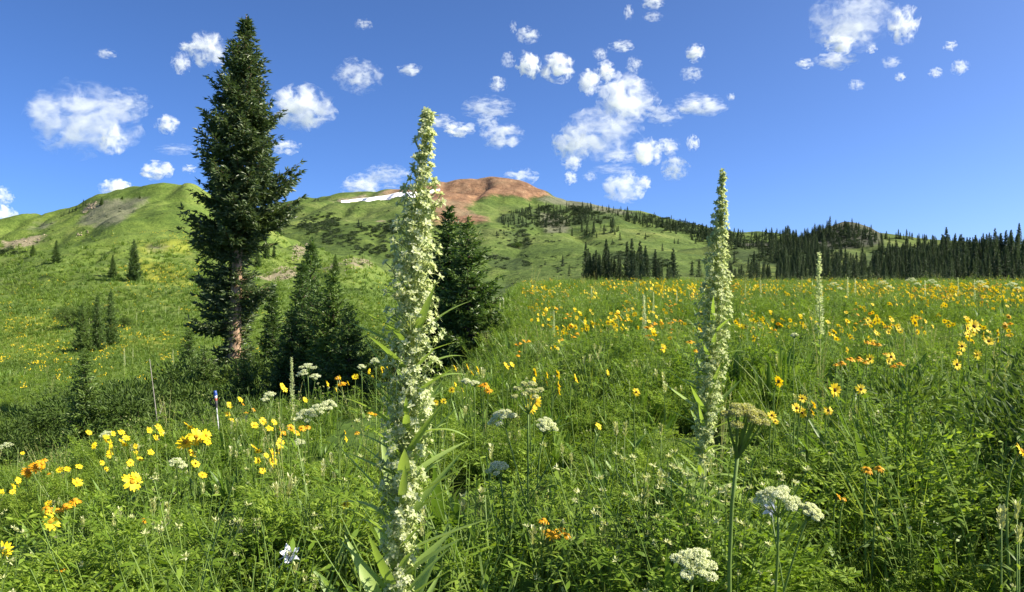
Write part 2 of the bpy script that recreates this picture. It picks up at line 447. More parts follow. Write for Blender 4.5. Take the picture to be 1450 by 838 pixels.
def hill(name, prange, nu, nv, rows, crest_i, mat, masks, amp, fr, blur=14, seed=0, gully=0.0):
    """a slope given by a fan of profiles: each row is (depth curve, height-in-view curve) over bearing, foot first, crest, back side"""
    px = np.linspace(prange[0], prange[1], nu)
    D, E = [], []
    for k, (dc, yc) in enumerate(rows):
        d = np.interp(px, *zip(*dc)) if isinstance(dc, list) else np.full(nu, float(dc))
        e = np.interp(px, *zip(*yc)) if isinstance(yc, list) else np.full(nu, float(yc))
        w = blur if k != crest_i else 3
        kn = max(1, int(w / ((prange[1] - prange[0]) / nu)))
        if kn > 1:
            ker = np.hanning(kn + 2); ker /= ker.sum()
            e = np.convolve(np.pad(e, (len(ker) // 2, len(ker) - 1 - len(ker) // 2), 'edge'), ker, 'valid')
            d = np.convolve(np.pad(d, (len(ker) // 2, len(ker) - 1 - len(ker) // 2), 'edge'), ker, 'valid')
        D.append(np.log(d)); E.append(CAM_Z - (e - CY) / F * d)
    D, E = np.array(D), np.array(E)
    t = np.linspace(0, len(rows) - 1, nv)
    d = np.exp(crom(D, t)).T; z = crom(E, t).T
    # (the tangent of the bearing is kept within what the terrain outside the frame needs)
    x = (px[:, None] - CX) / F * d
    tt = np.broadcast_to(t[None], d.shape)
    fade = sstep(0, 1, tt) * (0.35 + 0.65 * np.clip(np.abs(tt - crest_i), 0, 1))
    z = z + amp * d * fade * fbm(x * fr, d * fr, 5, seed)
    if gully:
        gn = 1 - np.abs(2 * fbm(x * gully + 0.25 * fbm(x * gully, d * gully, 2, seed + 9), d * gully * 0.16, 3, seed + 5))
        z = z - 0.011 * d * fade * gn ** 4
    vx = CX + F * x / d; vy = CY - (z - CAM_Z) / d * F
    attrs = {}
    front = tt <= crest_i + 0.05
    for nme in ('bloom', 'brush', 'grey', 'rock', 'red'):
        a = np.zeros(d.shape)
        for poly in masks.get(nme, []):
            a = np.maximum(a, (in_poly(vx, vy, poly) & front).astype(float))
        for _ in range(7):
            a = (a + np.roll(a, 1, 0) + np.roll(a, -1, 0) + np.roll(a, 1, 1) + np.roll(a, -1, 1)) / 5
        attrs[nme] = a
    o, V, q = mesh_grid(name, x, d, z, mat, attrs)
    add_terrain(V, q)
    return o

# the grassy hill on the left
W0, W1 = -620, 760
hill_rows = [
    (26, 660),
    ([(W0, 40), (300, 42), (760, 50)], [(W0, 570), (0, 556), (300, 544), (500, 526), (640, 512), (760, 505)]),
    ([(W0, 80), (760, 85)], [(W0, 500), (0, 478), (200, 468), (420, 458), (500, 470), (560, 474), (640, 466), (760, 470)]),
    (135, [(W0, 440), (0, 410), (100, 405), (200, 396), (330, 396), (420, 408), (470, 396), (520, 410), (560, 430), (640, 440), (760, 452)]),
    (190, [(W0, 385), (0, 356), (100, 352), (200, 345), (300, 348), (370, 362), (430, 374), (500, 368), (545, 392), (600, 424), (760, 446)]),
    (245, [(W0, 350), (-60, 326), (0, 326), (55, 324), (110, 312), (150, 300), (200, 296), (265, 292), (330, 318), (400, 352), (460, 364), (540, 392), (600, 424), (760, 446)]),
    (300, [(W0, 330), (-100, 312), (-30, 318), (20, 318), (58, 316), (90, 304), (112, 296), (128, 286), (140, 283), (175, 282), (210, 278), (262, 276.5), (272, 279), (290, 290), (340, 312), (400, 346), (460, 368), (540, 398), (600, 428), (760, 448)]),
    (420, [(W0, 380), (760, 470)]),
    (600, [(W0, 480), (760, 520)]),
]
hill_masks = {
    'rock': [[(112, 296), (128, 285), (140, 284), (138, 292), (124, 302), (112, 306)], [(104, 328), (126, 322), (128, 330), (108, 336)],
             [(0, 342), (40, 335), (66, 332), (68, 342), (40, 350), (0, 354)], [(415, 348), (433, 345), (436, 362), (412, 370)],
             [(360, 392), (400, 376), (420, 378), (422, 392), (390, 400)], [(484, 366), (524, 364), (530, 376), (500, 382)], [(186, 408), (212, 416), (210, 424), (190, 416)],
             [(455, 376), (480, 368), (484, 382), (460, 388)]],
    'grey': [[(136, 284), (175, 281), (215, 278), (196, 296), (168, 316), (146, 322), (120, 318), (104, 322), (120, 304)], [(50, 316), (80, 314), (60, 326), (30, 326)],
             [(200, 346), (235, 346), (240, 354), (205, 354)]],
    'brush': [[(70, 440), (130, 430), (160, 436), (182, 456), (176, 466), (120, 466), (72, 452)], [(0, 352), (40, 350), (40, 358), (0, 364)], [(400, 300), (480, 300), (482, 318), (400, 326)],
              [(420, 312), (560, 320), (560, 372), (520, 362), (440, 340)]],
    'bloom': [[(170, 338), (270, 338), (275, 364), (200, 360)], [(150, 480), (250, 470), (262, 500), (180, 510)], [(0, 440), (90, 450), (90, 520), (0, 520)], [(180, 360), (270, 380), (280, 410), (200, 400)]],
}
hill_o = hill('grassy_hill', (W0, W1), 330, 200, hill_rows, 6,
              slope_mat('grassy_hill', (0.064, 0.104, 0.022), (0.108, 0.160, 0.034), (0.160, 0.205, 0.055), 0.035, 0.35, 0.8), hill_masks, 0.040, 0.05, seed=2, gully=0.05)

# the red peak and its long ridge
P0, P1 = 60, 1700
mtn_rows = [
    (190, 470),
    ([(P0, 330), (700, 260), (1100, 260), (P1, 260)], [(P0, 420), (560, 420), (620, 422), (700, 424), (830, 418), (1000, 414), (P1, 412)]),
    ([(P0, 480), (1100, 360), (P1, 360)], [(P0, 390), (560, 394), (640, 398), (740, 402), (830, 398), (900, 396), (1000, 398), (1100, 398), (P1, 404)]),
    ([(P0, 640), (1100, 480), (P1, 480)], [(P0, 360), (500, 356), (560, 364), (640, 366), (760, 372), (860, 366), (940, 362), (1000, 372), (1080, 378), (P1, 390)]),
    ([(P0, 800), (1100, 620), (P1, 600)], [(P0, 332), (430, 326), (540, 326), (620, 330), (700, 332), (800, 338), (900, 338), (1000, 352), (1080, 360), (P1, 372)]),
    ([(P0, 1000), (1100, 780), (P1, 740)], [(P0, 350), (430, 302), (540, 300), (620, 299), (700, 304), (800, 313), (900, 322), (1000, 338), (1080, 346), (P1, 362)]),
    ([(P0, 1250), (1100, 920), (P1, 860)], [(P0, 345), (300, 310), (430, 288), (500, 283), (560, 277), (620, 275), (700, 276), (760, 282), (800, 291), (900, 307), (1000, 328), (1080, 338), (P1, 356)]),
    ([(P0, 1500), (1100, 1050), (P1, 980)], [(P0, 350), (270, 330), (340, 296), (420, 281), (470, 280.5), (500, 279), (540, 272), (565, 268), (590, 265.5), (612, 260), (632, 256), (650, 253), (672, 251), (692, 250.5), (712, 252), (735, 252.5), (748, 258), (762, 266), (785, 277), (815, 286), (850, 292), (900, 299), (950, 309), (990, 319), (1040, 329), (1100, 335), (1200, 345), (P1, 352)]),
    ([(P0, 2000), (P1, 1400)], [(P0, 370), (700, 320), (P1, 390)]),
    ([(P0, 2800), (P1, 2200)], [(P0, 460), (P1, 470)]),
]
mtn_masks = {
    'red': [[(606, 268), (620, 258), (650, 251), (740, 250), (765, 264), (778, 275), (748, 283), (725, 277), (700, 276), (676, 282), (664, 290), (662, 300), (694, 308), (690, 316), (640, 318), (618, 306), (610, 290)],
            [(528, 279), (545, 270), (600, 261), (606, 270), (570, 274)], [(606, 310), (628, 310), (628, 316), (606, 316)]],
    'rock': [[(468, 284), (500, 278), (530, 274), (528, 281), (490, 288), (455, 284)], [(530, 311), (546, 310), (545, 315), (532, 315)]],
    'grey': [[(775, 276), (830, 287), (900, 300), (880, 304), (800, 292), (750, 284)], [(760, 300), (800, 306), (810, 330), (770, 330)]],
    'brush': [[(698, 312), (730, 296), (780, 291), (850, 294), (900, 300), (850, 318), (780, 322), (730, 322)], [(700, 328), (745, 326), (750, 336), (705, 334)],
              [(720, 340), (748, 340), (750, 352), (722, 354)], [(690, 362), (740, 366), (760, 378), (720, 384), (690, 376)], [(860, 356), (910, 360), (960, 372), (930, 382), (870, 372)],
              [(640, 330), (600, 325), (606, 318), (640, 320)], [(560, 310), (535, 320), (545, 330), (572, 330)], [(620, 400), (700, 398), (800, 410), (900, 408), (900, 418), (640, 418)],
              [(850, 292), (1000, 318), (1040, 330), (1040, 340), (960, 326), (860, 304)]],
    'bloom': [],
}
mtn_o = hill('mountain', (P0, P1), 400, 240, mtn_rows, 7,
             slope_mat('mountain_slope', (0.050, 0.080, 0.020), (0.090, 0.134, 0.033), (0.142, 0.176, 0.056), 0.007, 0.045, 6.0), mtn_masks, 0.034, 0.0075, seed=6, gully=0.016)

# the rocky wooded knoll on the right
K0, K1 = 960, 2100
knoll_rows = [
    (150, 480),
    (190, [(K0, 418), (1100, 412), (K1, 408)]),
    (260, [(K0, 404), (1100, 402), (1300, 398), (K1, 392)]),
    (350, [(K0, 390), (1100, 388), (1250, 380), (1450, 378), (K1, 370)]),
    (460, [(K0, 376), (1100, 370), (1200, 358), (1280, 356), (1450, 364), (K1, 350)]),
    (580, [(K0, 362), (1100, 350), (1200, 334), (1280, 342), (1450, 356), (K1, 340)]),
    (680, [(K0, 354), (1040, 342), (1090, 338), (1130, 336), (1165, 322), (1195, 313), (1215, 314), (1232, 321), (1245, 330), (1290, 335), (1320, 341), (1400, 349), (1500, 352), (K1, 330)]),
    (900, [(K0, 380), (K1, 380)]),
    (1300, [(K0, 470), (K1, 470)]),
]
knoll_masks = {
    'rock': [],
    'grey': [[(1050, 332), (1165, 316), (1195, 307), (1215, 309), (1252, 332), (1245, 350), (1140, 354), (1050, 350)]],
    'brush': [[(1040, 330), (1150, 326), (1195, 322), (1240, 332), (1240, 348), (1190, 350), (1180, 356), (1140, 380), (1040, 370)], [(1250, 350), (1450, 350), (1450, 410), (1080, 410), (1100, 390), (1200, 380)]],
    'bloom': [],
}
knoll_o = hill('rocky_knoll', (K0, K1), 240, 150, knoll_rows, 6,
               slope_mat('knoll_slope', (0.052, 0.076, 0.020), (0.092, 0.128, 0.033), (0.14, 0.165, 0.055), 0.012, 0.07, 3.0, ((0.030, 0.030, 0.026), (0.085, 0.078, 0.066))), knoll_masks, 0.016, 0.014, seed=14, gully=0.02)

BVH = BVHTree.FromPolygons([tuple(v) for v in np.concatenate(TV).tolist()], np.concatenate(TQ).tolist())
def place(px, py, dmin=1.0):
    """where the line of sight through a point of the photograph meets the terrain"""
    d = Vector(((px - CX) / F, 1.0, -(py - CY) / F))
    o_ = Vector((0, 0, CAM_Z)) + d * dmin
    hit = BVH.ray_cast(o_, d.normalized(), 9000)
    return hit[0]
def on_ground(x, y):
    hit = BVH.ray_cast(Vector((x, y, 900)), Vector((0, 0, -1)), 3000)
    return hit[0].z if hit[0] is not None else float(ground_h(x, y))
def at_bearing(px, d):
    x = (px - CX) / F * d
    return Vector((x, d, on_ground(x, d)))

# snowfield on the left shoulder of the peak: a thick sheet lying on the slope
top = [(483, 286.5), (500, 283.5), (520, 281), (545, 277.5), (562, 273.5), (580, 272.5), (600, 271), (615, 269.2), (623, 269.5)]
bot = [(483, 287.5), (500, 287), (520, 286.3), (545, 284), (562, 282), (580, 281), (600, 279.5), (615, 274.5), (623, 270.5)]
us = np.linspace(483, 623, 48); gx, gy, gz = [], [], []
for u in us:
    a = np.interp(u, *zip(*top)); b = np.interp(u, *zip(*bot)); b = a + (b - a) * (0.72 + 0.55 * float(fbm(np.array([u * 0.13]), np.array([3.3]), 4, 71)[0]) * 2)
    rowp = []
    for f in np.linspace(0, 1, 6):
        h = place(u, b + (a - b) * f, 400)
        rowp.append(h + Vector((0, -0.5, 0.2 + 2.4 * math.sin(math.pi * f) ** 0.5)) if h is not None else (rowp[-1] + Vector((0, 18, 3)) if rowp else Vector((0, 0, -50))))
    gx.append([p.x for p in rowp]); gy.append([p.y for p in rowp]); gz.append([p.z for p in rowp])
snow_m = rough_mat('snow', (0.80, 0.80, 0.80), (0.86, 0.86, 0.86), 0.05, 0.7, 0.2)
o, V, q = mesh_grid('snowfield', np.array(gx), np.array(gy), np.array(gz), snow_m)

# ------------------------------------------------------------------ instanced mass vegetation (one object per kind, kind = stuff)
def scatter(name, protos, pts, rot, scl, idx=None):
    pts = np.asarray(pts, np.float32); n = len(pts)
    me = bpy.data.meshes.new(name)
    me.vertices.add(n); me.vertices.foreach_set('co', pts.ravel())
    a = me.attributes.new('rot', 'FLOAT_VECTOR', 'POINT'); a.data.foreach_set('vector', np.asarray(rot, np.float32).ravel())
    a = me.attributes.new('scl', 'FLOAT_VECTOR', 'POINT')
    s = np.asarray(scl, np.float32); s = np.repeat(s[:, None], 3, 1) if s.ndim == 1 else s
    a.data.foreach_set('vector', s.ravel())
    idx = rng.integers(0, len(protos), n) if idx is None else idx
    a = me.attributes.new('idx', 'INT', 'POINT'); a.data.foreach_set('value', idx.astype(np.int32))
    o = obj(name, me)
    g = bpy.data.node_groups.new(name + '_nodes', 'GeometryNodeTree')
    g.interface.new_socket('Geometry', in_out='INPUT', socket_type='NodeSocketGeometry')
    g.interface.new_socket('Geometry', in_out='OUTPUT', socket_type='NodeSocketGeometry')
    gi = g.nodes.new('NodeGroupInput'); go = g.nodes.new('NodeGroupOutput')
    iop = g.nodes.new('GeometryNodeInstanceOnPoints')
    jn = g.nodes.new('GeometryNodeJoinGeometry')
    for p in reversed(protos):
        ob = g.nodes.new('GeometryNodeObjectInfo'); ob.inputs['Object'].default_value = p; ob.inputs['As Instance'].default_value = True
        g.links.new(ob.outputs['Geometry'], jn.inputs[0])
    def na(nm, t):
        q = g.nodes.new('GeometryNodeInputNamedAttribute'); q.data_type = t; q.inputs['Name'].default_value = nm
        return [s_ for s_ in q.outputs if s_.enabled and s_.name == 'Attribute'][0]
    e2r = g.nodes.new('FunctionNodeEulerToRotation')
    g.links.new(na('rot', 'FLOAT_VECTOR'), e2r.inputs[0])
    g.links.new(gi.outputs[0], iop.inputs['Points']); g.links.new(jn.outputs[0], iop.inputs['Instance'])
    iop.inputs['Pick Instance'].default_value = True
    g.links.new(na('idx', 'INT'), iop.inputs['Instance Index'])
    g.links.new(e2r.outputs[0], iop.inputs['Rotation']); g.links.new(na('scl', 'FLOAT_VECTOR'), iop.inputs['Scale'])
    g.links.new(iop.outputs[0], go.inputs[0])
    md = o.modifiers.new('scatter', 'NODES'); md.node_group = g
    tag(o, kind='stuff')
    return o
def proto(name, acc, mats, smooth=False):
    return bpy.data.objects.new(name, acc.mesh(name, mats, smooth))      # stays unlinked: only a source for scatter()
def eul(n, tilt=0.15):
    return np.stack([rng.normal(0, tilt, n), rng.normal(0, tilt, n), rng.uniform(0, 6.283, n)], 1)

# ------------------------------------------------------------------ conifers
def conifer_mesh(name, H, trunk_r, width, whorl_gap, per_whorl, twig_gap, spray, needle_mat, bark_mat, seed, base=0.05, droop=0.25, up=0.5, lean=(0, 0), side=None, spread=0.55, trunk_sides=7, trunk_lo=0.0, core=True, fine=0.58):
    """width(t) branch length at height fraction t (0 foot, 1 tip); side(a, t) scales it by bearing.  Returns trunk mesh, crown mesh"""
    r = np.random.default_rng(seed)
    tr = Acc()
    k = 10
    tz = np.linspace(trunk_lo, 1, k)
    axis = lambda t: np.array([lean[0] * t ** 1.2 * H, lean[1] * t ** 1.2 * H, t * H])
    tube(tr, [axis(t) for t in tz], [trunk_r * (1 - t) ** 0.85 * (1.0 + 0.5 * max(0, 0.04 - t) / 0.04) + 0.006 * H / 10 for t in tz], trunk_sides)
    cr = Acc()
    P, D, L, W = [], [], [], []
    z = base * H
    while z < H * 0.985:
        t = z / H
        nb = per_whorl if t < 0.9 else max(3, per_whorl - 2)
        a0 = r.uniform(0, 6.28)
        for b in range(nb):
            a = a0 + b * 6.283 / nb + r.normal(0, 0.25)
            s_ = side(a, t) if side else 1.0
            Lb = width(t) * s_ * r.uniform(0.68, 1.16)
            if Lb < 0.03 * H / 10: continue
            zj = z + r.normal(0, whorl_gap * 0.3)
            el = -droop + (up + droop) * t ** 1.3 + r.normal(0, 0.08)
            p0 = axis(zj / H)
            hd = np.array([math.cos(a), math.sin(a), 0.0])
            n = max(3, int(Lb / twig_gap))
            ss = np.linspace(0.14, 1.0, n) + r.normal(0, 0.02, n)
            # the limb sags, then turns up at its end
            zc = math.sin(el) * ss * Lb - 0.16 * Lb * np.sin(ss * math.pi) * (1 - t) + 0.08 * Lb * ss ** 3
            C = p0 + hd * (ss * Lb * math.cos(el))[:, None] + np.array([0, 0, 1.0]) * zc[:, None]
            if core and Lb > 0.25:
                ii = np.linspace(0, n - 1, min(n, 4)).astype(int)
                pts = np.vstack([p0, C[ii]])
                tube(tr, pts, np.linspace(0.018 + 0.012 * Lb, 0.006, len(pts)), 3, cap=False)
            sd = np.array([-math.sin(a), math.cos(a), 0.0])
            for sg in (-1, 1):
                tl = np.maximum(spread * Lb * (1.05 - ss) * r.uniform(0.6, 1.2, n), spray * 0.7 * (0.3 + 0.7 * (1 - t))) * np.minimum(1, 0.35 + 1.8 * ss)
                td = nrm(hd[None] * r.uniform(0.5, 0.95, n)[:, None] + sd[None] * sg * r.uniform(0.7, 1.0, n)[:, None] + np.array([0, 0, 1.0]) * r.normal(-0.08, 0.22, n)[:, None])
                m = np.maximum(1, np.ceil(tl / (spray * 0.62))).astype(int)
                rep = np.repeat(np.arange(n), m)
                j = np.concatenate([np.arange(q_) for q_ in m]) / np.repeat(m, m)
                base_p = C[rep] + td[rep] * (tl[rep] * j)[:, None]
                for kk in range(3):
                    kz = 1 - fine + fine * (1 - t) ** 0.7
                    P.append(base_p + r.normal(0, spray * 0.12, base_p.shape))
                    D.append(td[rep] * 0.9 + r.normal(0, 0.42, base_p.shape) + np.array([0, 0, 0.12]))
                    L.append(kz * spray * r.uniform(0.7, 1.25, len(rep))); W.append(kz * spray * r.uniform(0.24, 0.40, len(rep)))
            P.append(C[-1:]); D.append(hd[None] + np.array([[0, 0, 0.2]])); L.append(np.array([kz * spray * 1.2])); W.append(np.array([kz * spray * 0.35]))
        z += whorl_gap * (1.0 - 0.45 * t) * r.uniform(0.8, 1.2)
    # leader
    for q_ in np.linspace(0.95, 1.0, 8):
        n = 6
        aa = r.uniform(0, 6.28, n)
        P.append(np.repeat(axis(q_)[None], n, 0)); D.append(np.stack([np.cos(aa) * 0.6, np.sin(aa) * 0.6, np.full(n, 0.8)], 1))
        L.append(np.full(n, spray * 0.45)); W.append(np.full(n, spray * 0.15))
    P, D, L, W = np.concatenate(P), np.concatenate(D), np.concatenate(L), np.concatenate(W)
    diamonds(cr, P, D, L, W, roll=r.uniform(0, 6.28, len(P)), fold=0.3)
    return tr.mesh(name + '_trunk', bark_mat, True), cr.mesh(name + '_crown', needle_mat)

def conifer_thing(name, meshes, loc, scale, rotz, label, cat, group):
    t = empty(name, loc, rotz, scale)
    obj('trunk', meshes[0], t)
    c = obj('crown', meshes[1], t); tag(c, kind='stuff')
    tag(t, label, cat, group)
    return t

# the tall spruce
BT_D = 33.0
bt = at_bearing(330, BT_D)
bt_top = CAM_Z + (CY - 22) / F * BT_D
bt_H = bt_top - bt.z
mpp = BT_D / F
prof_y = [22, 40, 60, 80, 100, 125, 140, 160, 185, 205, 225, 250, 275, 292, 310, 325, 340, 350, 365, 385, 410, 425, 445, 465, 485, 505, 530]
prof_l = [2, 8, 15, 24, 32, 38, 52, 50, 54, 72, 58, 66, 58, 72, 60, 72, 84, 66, 58, 66, 92, 72, 78, 58, 40, 62, 50]
prof_r = [2, 9, 14, 22, 34, 30, 42, 40, 60, 58, 74, 74, 90, 84, 92, 74, 60, 34, 20, 24, 52, 42, 26, 14, 22, 26, 30]
def bt_side(a, t):
    py = CY - (bt.z + t * bt_H - CAM_Z) / mpp
    l, r_ = np.interp(py, prof_y, prof_l), np.interp(py, prof_y, prof_r)
    c = math.cos(a)
    w = l + (r_ - l) * (c * 0.5 + 0.5)
    if py > 345 and math.sin(a) < -0.2 and c > -0.88: w *= 0.22        # the bare front of the lower trunk
    return max(w, 1.5) * mpp * 0.92
bt_m = conifer_mesh('tall_spruce', bt_H, 0.30, lambda t: 1.0, 0.34, 8, 0.14, 0.27, M['spruce'], M['bark'], 21, base=0.10, droop=0.22, up=0.75,
                    lean=((349 - 330) * mpp / bt_H, 0), side=bt_side, spread=0.55, trunk_sides=10, fine=0.15)
conifer_thing('spruce_tree', bt_m, bt, 1.0, 0.0, 'tallest spruce, dense blue-green crown over a bare sunlit lower trunk, standing left', 'spruce tree', None)

# the younger spruces, one mesh each kind, and copies
def young(seed, H=4.0, wid=0.27, **kw):
    a = dict(whorl_gap=0.17, per_whorl=7, twig_gap=0.08, spray=0.15, base=0.02, droop=0.02, up=0.6, spread=0.6, fine=0.3)
    a.update(kw)
    return conifer_mesh('young_spruce', H, 0.045, lambda t: wid * H * (1 - t) ** 0.85 * (0.55 + 0.45 * min(1, t / 0.12)) + 0.03, needle_mat=M['young'], bark_mat=M['dark_bark'], seed=seed, **a)
YS = [young(31), young(32, wid=0.22, whorl_gap=0.22), young(33, wid=0.31, whorl_gap=0.24), young(34, wid=0.17)]
def place_tree(px, d, top, kind, label, group=None, name='young_spruce', wide=1.0, sink=0.1):
    p = at_bearing(px, d)
    H = CAM_Z + (CY - top) / F * d - p.z
    s = H / 4.0
    conifer_thing(name, YS[kind], (p.x, p.y, p.z - sink), (s * wide, s * wide, s), random.uniform(0, 6.28), label, 'spruce tree', group)
G_GULLY = 'young spruces along the hollow below the tall tree'
place_tree(636, 20, 292, 0, 'dark young spruce with the taller of two tips, right behind the big pale flower spike', 'pair of young spruces behind the tall flower spike', wide=1.05)
place_tree(663, 19, 304, 2, 'dark young spruce with the lower of two tips, at the edge of the flower meadow', 'pair of young spruces behind the tall flower spike', wide=1.1)
place_tree(600, 23.5, 385, 1, 'low young spruce mostly hidden behind the big flower spike', G_GULLY)
place_tree(440, 27, 335, 1, 'slender spruce rising highest in the clump right of the tall tree', G_GULLY, wide=0.8)
place_tree(428, 25, 366, 1, 'spruce with a thin pointed top just left of the highest of its clump', G_GULLY, wide=0.85)
place_tree(472, 21, 384, 0, 'dense young spruce at the right edge of the clump beside the flower spike', G_GULLY)
place_tree(450, 22, 402, 2, 'broad young spruce in the middle of the clump right of the tall trunk', G_GULLY)
place_tree(494, 20, 424, 2, 'short bushy spruce lowest on the right of the clump', G_GULLY)
place_tree(413, 22, 432, 2, 'short broad spruce at the foot of the clump nearest the tall trunk', G_GULLY)
place_tree(385, 38, 398, 3, 'thin airy sapling spruce between the tall trunk and the clump', G_GULLY)
place_tree(268, 30, 462, 1, 'small spruce in the shrubs just left of the tall trunk', G_GULLY)
place_tree(290, 26, 486, 2, 'squat spruce among willows under the left boughs of the tall tree', G_GULLY)
place_tree(120, 21, 490, 1, 'nearest small spruce low on the left beside dark willows', G_GULLY)
place_tree(345, 22, 500, 2, 'short spruce in front of the foot of the tall trunk', G_GULLY)
G_HILL = 'lone spruces on the grassy hill'
for px, base, top, k, w, lab in (
        (117, 500, 430, 0, 0.8, 'left spruce of the three standing together on the lower green hill'),
        (138, 498, 418, 1, 0.8, 'middle spruce of the three standing together on the lower green hill'),
        (157, 490, 411, 1, 0.75, 'right spruce of the three standing together on the lower green hill'),
        (190, 398, 340, 0, 0.8, 'tallest lone spruce standing on the open green hillside'),
        (160, 392, 361, 0, 0.85, 'smaller spruce beside the tallest lone one on the hillside'),
        (80, 372, 340, 1, 1.1, 'pointed lone spruce on the upper left hillside near pale rocks'),
        (47, 362, 346, 2, 1.2, 'low bushy spruce on the rocky patch at the far left'),
        (365, 378, 346, 1, 0.9, 'spruce nearest the tall tree in the little row behind it'),
        (377, 365, 340, 0, 0.9, 'dark spruce second in the little row behind the tall tree'),
        (388, 365, 346, 1, 0.9, 'last spruce at the right end of the row behind the tall tree'),
        (442, 377, 334, 1, 1.0, 'spruce standing on the rocky shoulder right of the tall tree'),
        (475, 390, 360, 0, 1.0, 'dark spruce on the rocky shoulder near the flower spike'),
        (352, 374, 352, 1, 0.9, 'smallest spruce tip showing behind the tall tree'),
        (144, 290, 279, 2, 1.2, 'small conifer on the hill crest above the tan cliff'),
        (173, 282, 277, 2, 1.4, 'tiny conifer on the bare grey crest of the hill'),
        (198, 281, 276, 2, 1.5, 'tiny conifer farther right on the grassy hill crest')):
    p = place(px, base, 20)
    if p is None: continue
    H = (base - top) / F * p.y
    s = H / 4.0
    conifer_thing('hill_spruce', YS[k], (p.x, p.y, p.z - 0.05 * H), (s * w, s * w, s * 1.05), random.uniform(0, 6.28), lab, 'spruce tree', G_HILL)

# far conifers: light meshes, hundreds of copies
def far_mesh(seed, wid):
    H = 12.0
    return conifer_mesh('forest_conifer', H, 0.22, lambda t: wid * H * (1 - t) * (0.7 + 0.3 * min(1, t / 0.15)) + 0.05, whorl_gap=0.62, per_whorl=6, twig_gap=0.55, spray=0.62, needle_mat=M['forest'], bark_mat=M['dark_bark'],
                        seed=seed, base=0.03, droop=0.15, up=0.5, spread=0.5, trunk_sides=5, core=False)
FM = [far_mesh(51, 0.17), far_mesh(52, 0.20), far_mesh(53, 0.145), far_mesh(54, 0.23), far_mesh(55, 0.18)]
print('far tree faces', [len(f[1].polygons) for f in FM], 'big', len(bt_m[1].polygons), 'young', [len(f[1].polygons) for f in YS])

far = []    # (size in view, position, height, kind, group)
def region(poly, n, hpx, group, kinds=(0, 1, 2, 3, 4), jitter=0.35, thin=None):
    xs = [p[0] for p in poly]; ys = [p[1] for p in poly]
    c = 0; tries = 0
    while c < n and tries < n * 60:
        tries += 1
        px, py = random.uniform(min(xs), max(xs)), random.uniform(min(ys), max(ys))
        if not in_poly(np.array([px]), np.array([py]), poly)[0]: continue
        if thin is not None and fbm(np.array([px * thin]), np.array([py * thin * 1.6]), 3, 4)[0] < 0.0: continue
        p = place(px, py, 60)
        if p is None: continue
        h = hpx(px, py) if callable(hpx) else hpx
        h *= math.exp(random.gauss(0, jitter))
        H = h / F * p.y
        far.append((h, p, H, random.choice(kinds), group))
        c += 1
def line_of(pts, n, hpx, group, dy=1.5, **kw):
    for i in range(n):
        u = random.random() * (len(pts) - 1); k = int(u); f = u - k
        px = pts[k][0] + (pts[k + 1][0] - pts[k][0]) * f; py = pts[k][1] + (pts[k + 1][1] - pts[k][1]) * f + random.uniform(0, dy)
        p = place(px, py, 60); tries = 0
        while p is None and tries < 12:
            py += 1.0; p = place(px, py, 60); tries += 1
        if p is None: continue
        h = hpx * math.exp(random.gauss(0, 0.3))
        far.append((h, p, h / F * p.y, random.randrange(5), group))
g1 = 'conifers of the dark forest behind the right meadow'
region([(1230, 372), (1300, 366), (1460, 362), (1460, 402), (1250, 402)], 220, lambda x, y: 21 + 15 * max(0, (x - 1250) / 200) + (y - 365) * 0.18, g1, (0, 1, 2, 3, 4), 0.2)
region([(1085, 380), (1240, 372), (1260, 402), (1080, 403)], 120, lambda x, y: 19 + (y - 372) * 0.2, g1, (0, 1, 2, 3, 4), 0.22)
region([(1030, 392), (1090, 386), (1090, 404), (1030, 404)], 26, 20, g1, jitter=0.25)
region([(1300, 346), (1400, 350), (1470, 352), (1470, 366), (1290, 366)], 150, 13, g1, (0, 1, 2, 3, 4), 0.3)
g2 = 'conifers on the slopes of the rocky knoll'
region([(1110, 345), (1165, 352), (1196, 362), (1190, 382), (1120, 382), (1075, 366)], 110, 19, g2, (0, 1, 2, 3, 4), 0.3)
region([(1110, 336), (1165, 322), (1190, 318), (1228, 322), (1242, 334), (1240, 352), (1110, 352)], 230, 8.5, g2, (0, 1, 2, 3, 4), 0.3)
region([(1110, 330), (1165, 324), (1185, 332), (1160, 346), (1105, 346)], 60, 9, g2, jitter=0.3)
region([(1030, 334), (1110, 336), (1110, 354), (1030, 354)], 80, 10, g2, jitter=0.3)
region([(1245, 350), (1300, 352), (1300, 368), (1240, 364)], 18, 17, g2, (0, 1, 2), 0.25)
line_of([(1040, 331), (1090, 331), (1132, 329), (1165, 322)], 60, 7, g2, 5)
line_of([(1246, 336), (1290, 336), (1315, 340), (1345, 346)], 26, 10, g2, 4)
line_of([(1345, 350), (1400, 352), (1470, 354)], 26, 14, g2, 4)
g3 = 'conifer stand at the foot of the mountain above the meadow'
line_of([(828, 392), (846, 393), (870, 393)], 24, 32, g3, 4)
line_of([(893, 400), (915, 404), (955, 406)], 34, 38, g3, 5)
line_of([(870, 394), (892, 396)], 9, 24, g3, 3)
far.append((58, place(914, 404, 60), 58 / F * place(914, 404, 60).y, 0, g3))
far.append((40, place(833, 391, 60), 40 / F * place(833, 391, 60).y, 1, g3))
g4 = 'conifers scattered over the mountain slope'
